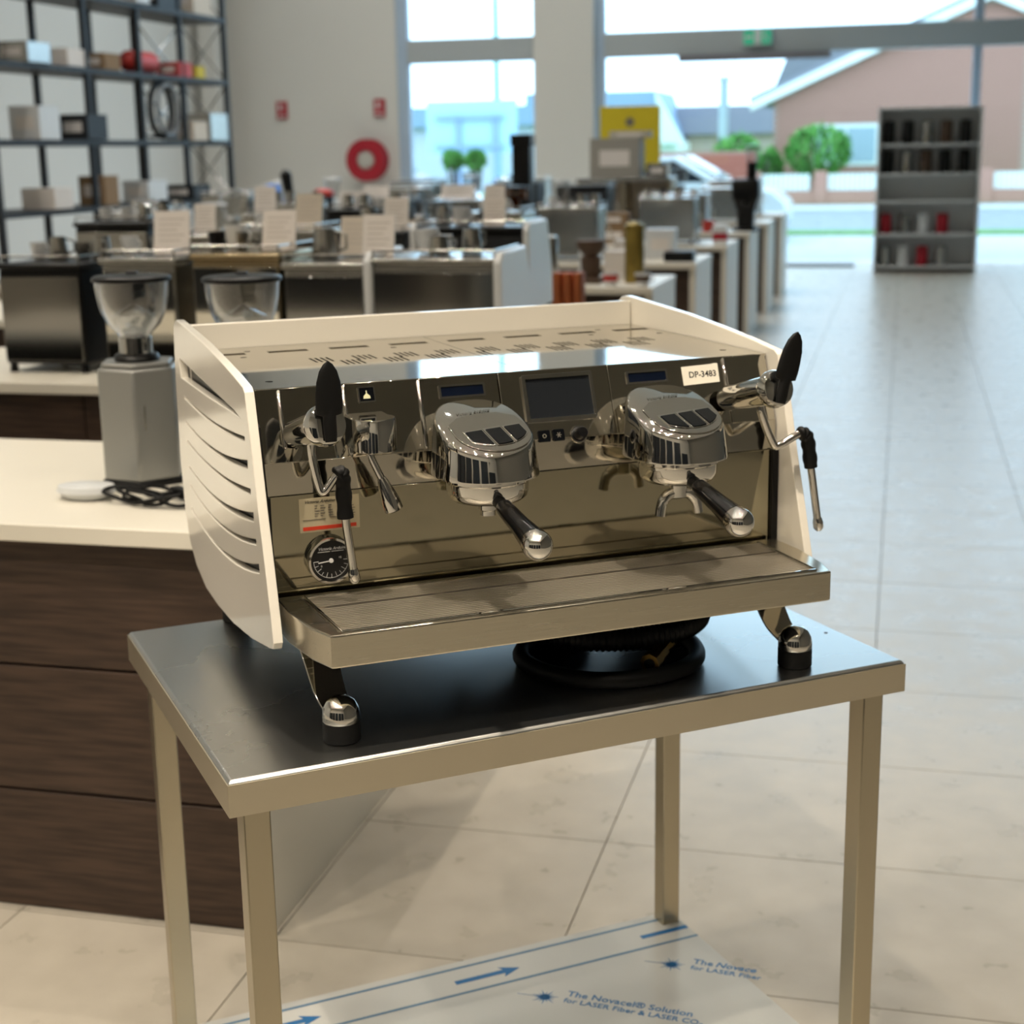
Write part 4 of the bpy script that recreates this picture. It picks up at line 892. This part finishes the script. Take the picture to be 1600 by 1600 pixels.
# fence, posts
fe = thing('front_fence', 'low brick fence with white rails before the brick house', 'fence', (0, 44.6, 0))
for x in (-3.5, -1.6, .4, 3.0, 5.2): box('pillar', brickm, fe, x-.18, x+.18, -.15, .15, 0, .95, .01)
box('base_wall', brickm, fe, -3.3, 5.0, -.1, .1, 0, .38)
for x0, x1 in ((-3.3, -1.8), (-1.4, .2), (.6, 2.8), (3.2, 5.0)):
    for k in range(int((x1-x0)/.14)): box('white_slat', whitew, fe, x0+k*.14+.01, x0+k*.14+.125, -.03, .03, .40, .86)
rf = thing('red_brick_wall', 'red brick garden wall across the road behind the white car', 'wall', (-5.6, 45, 0))
rb = mat('red_brick', 'a3604f', .85); box('wall_core', mat('red_mortar', '9a7a6c', .9), rf, -1.8, 2.1, -.09, .1, 0, 1.55)
m = MB()
for j in range(16):
    for i in range(17): m.box(-1.8+.23*i+(0 if j % 2 else -.1)+.005, -1.8+.23*i+.215+(0 if j % 2 else -.1), -.12, -.09, j*.092, j*.092+.08)
m.build('brick_course', rb, rf, smooth=0)['kind'] = 'stuff'
# blue roof house
bh = thing('blue_roof_house', 'house with blue grey roof and white gable behind the yellow sign', 'house', (-11.4, 80, 0))
box('wall', whitew, bh, -6.4, .6, 0, 6, 0, 2.0); MB().prism([(-7.4, 2.0), (.4, 2.0), (-.5, 4.6), (-7.4, 4.6)], -6.3, .4, RX(90)).build('roof', roofb, bh); MB().prism([(-.5, 4.6), (1.1, 1.9), (-.2, 1.9)], .4, .6, RX(90)).build('gable', whitew, bh)
rh = thing('long_roof_house', 'low house with long grey roof in the distance', 'house', (-7.0, 85, 0))
box('wall', mortar, rh, -4, 6, 0, 6, 0, 2.4); MB().prism([(-5, 2.4), (7, 2.4), (6, 3.9), (-4.4, 3.9)], -6.3, .5, RX(90)).build('roof', mat('roof_mauve', '8a8794', .8), rh)
t = thing('light_pole', 'pale grey street pole behind the red brick wall', 'pole', (-5.93, 58, 0)); MB().cyl((0, 0, 0), (0, 0, 4.1), .2, .17).build('shaft', mat('pole_grey', 'aab8bf', .6), t); MB().lathe([(.22, 4.1), (.2, 4.25)], 16).build('cap', MATS['pole_grey'], t)
t = thing('street_lamp', 'thin teal lamp post outside the left window', 'lamp post', (-11.74, 46.5, 0)); tealm = mat('teal_paint', '7fb9b4', .5); MB().cyl((0, 0, 0), (0, 0, 9.5), .11, .085).build('shaft', tealm, t); MB().tube([(0, 0, 9.2), (.3, 0, 9.7), (1.2, 0, 9.9)], .05, 8).build('arm', tealm, t)
# billboard
t = thing('billboard', 'pale blue billboard frame across the road left window', 'billboard', (-11.9, 44, 0))
pb = mat('pale_blue', 'a9cfe4', .6); box('panel', pb, t, -1.4, 1.4, 0, .08, 1.6, 3.15)
for x in (-.4, .75): box('post', mat('steel_blue', '8aa6c4', .5), t, x-.1, x+.1, -.06, -.002, 0, 2.75)
for z in (1.75, 2.6): box('rail', MATS['steel_blue'], t, -1.1, 1.0, -.12, -.062, z, z+.12)
t = thing('distant_shed', 'long pale shed with grey roof behind the billboard', 'building', (-22, 62, 0)); box('wall', mat('shed_wall', 'c2c9da', .8), t, -10, 7.6, 0, 8, 0, 2.7); box('roof', roofb, t, -10.4, 7.9, -.4, 8.4, 2.7, 3.5)
# bushes
def bush(a, b, r, h_, label, z0=.0, n=900):
    t = thing('bush', label, 'bush', (a, b, 0), 0, 'bushes across the road'); m = MB(); random.seed(int(a*100))
    for i in range(n):
        th = random.uniform(0, 2*math.pi); ph = math.acos(random.uniform(-1, 1)); rr = random.uniform(.6, 1)**.5
        c = Vector((r*rr*math.sin(ph)*math.cos(th), r*rr*math.sin(ph)*math.sin(th)*.8, z0+h_/2+h_/2*rr*math.cos(ph)))
        M = Matrix.Translation(c) @ Matrix.Rotation(random.uniform(0, 6.3), 4, 'Z') @ Matrix.Rotation(random.uniform(0, 3), 4, 'X'); s = random.uniform(.09, .17)
        m.add([(0, -s, 0), (s*.5, 0, .02), (0, s, 0), (-s*.5, 0, .02)], [(0, 1, 2, 3)], M)
    o = m.build('foliage', leafm, t, smooth=0); o['kind'] = 'stuff'
    for k in range(4): MB().tube([(0, 0, 0), (.15*math.cos(k*1.6), .15*math.sin(k*1.6), z0+h_*.6)], .03, 6).build('stem', brown, t)
bush(-1.75, 45.7, 1.0, 1.5, 'round bright green bush before the brick house window', .75); bush(-4.2, 46.2, .8, 1.5, 'loose green bush left of the brick house', .55, 700); bush(-3.2, 46.7, .35, 1.2, 'small green bush at the brick house corner', .4, 500)
bush(-9.15, 32.5, .22, .35, 'low green hedge plant seen through the left window', 1.3, 250); bush(-8.62, 32.5, .22, .35, 'low green hedge plant right of another in the left window', 1.3, 250)
# cars
def car(a, b, rz, label, paint):
    t = thing('parked_car', label, 'car', (a, b, -.03), rz, 'cars outside')
    side = [(-2.2, .35), (-2.25, .8), (-2.1, 1.0), (-1.5, 1.08), (-.9, 1.5), (.3, 1.54), (1.1, 1.08), (2.0, .92), (2.25, .7), (2.25, .35)]
    MB().prism(side, -.85, .85, RX(90)).build('body', paint, t, .06, 3)
    for s in (-1, 1):
        MB().prism([(-1.25, 1.08), (-.82, 1.42), (.25, 1.46), (.85, 1.08)], s*.852-.004, s*.852+.004, RX(90)).build('side_window', bglass, t)
        for x in (-1.4, 1.4): MB().cyl((x, s*.62, .31), (x, s*.87, .31), .32, n=24).build('wheel', rubber, t)
    MB().loft([[(.36, -.72, 1.53), (.36, .72, 1.53), (1.07, .78, 1.12), (1.07, -.78, 1.12)], [(.38, -.72, 1.55), (.38, .72, 1.55), (1.1, .78, 1.14), (1.1, -.78, 1.14)]]).build('windscreen', bglass, t)
carw = mat('car_white', 'e2e6e6', .25, coat=.5)
car(-3.5, 27.2, 0, 'white car parked outside behind the yellow sign', carw); car(-9.9, 29.0, 0, 'white car seen at the left edge of the left window', carw)
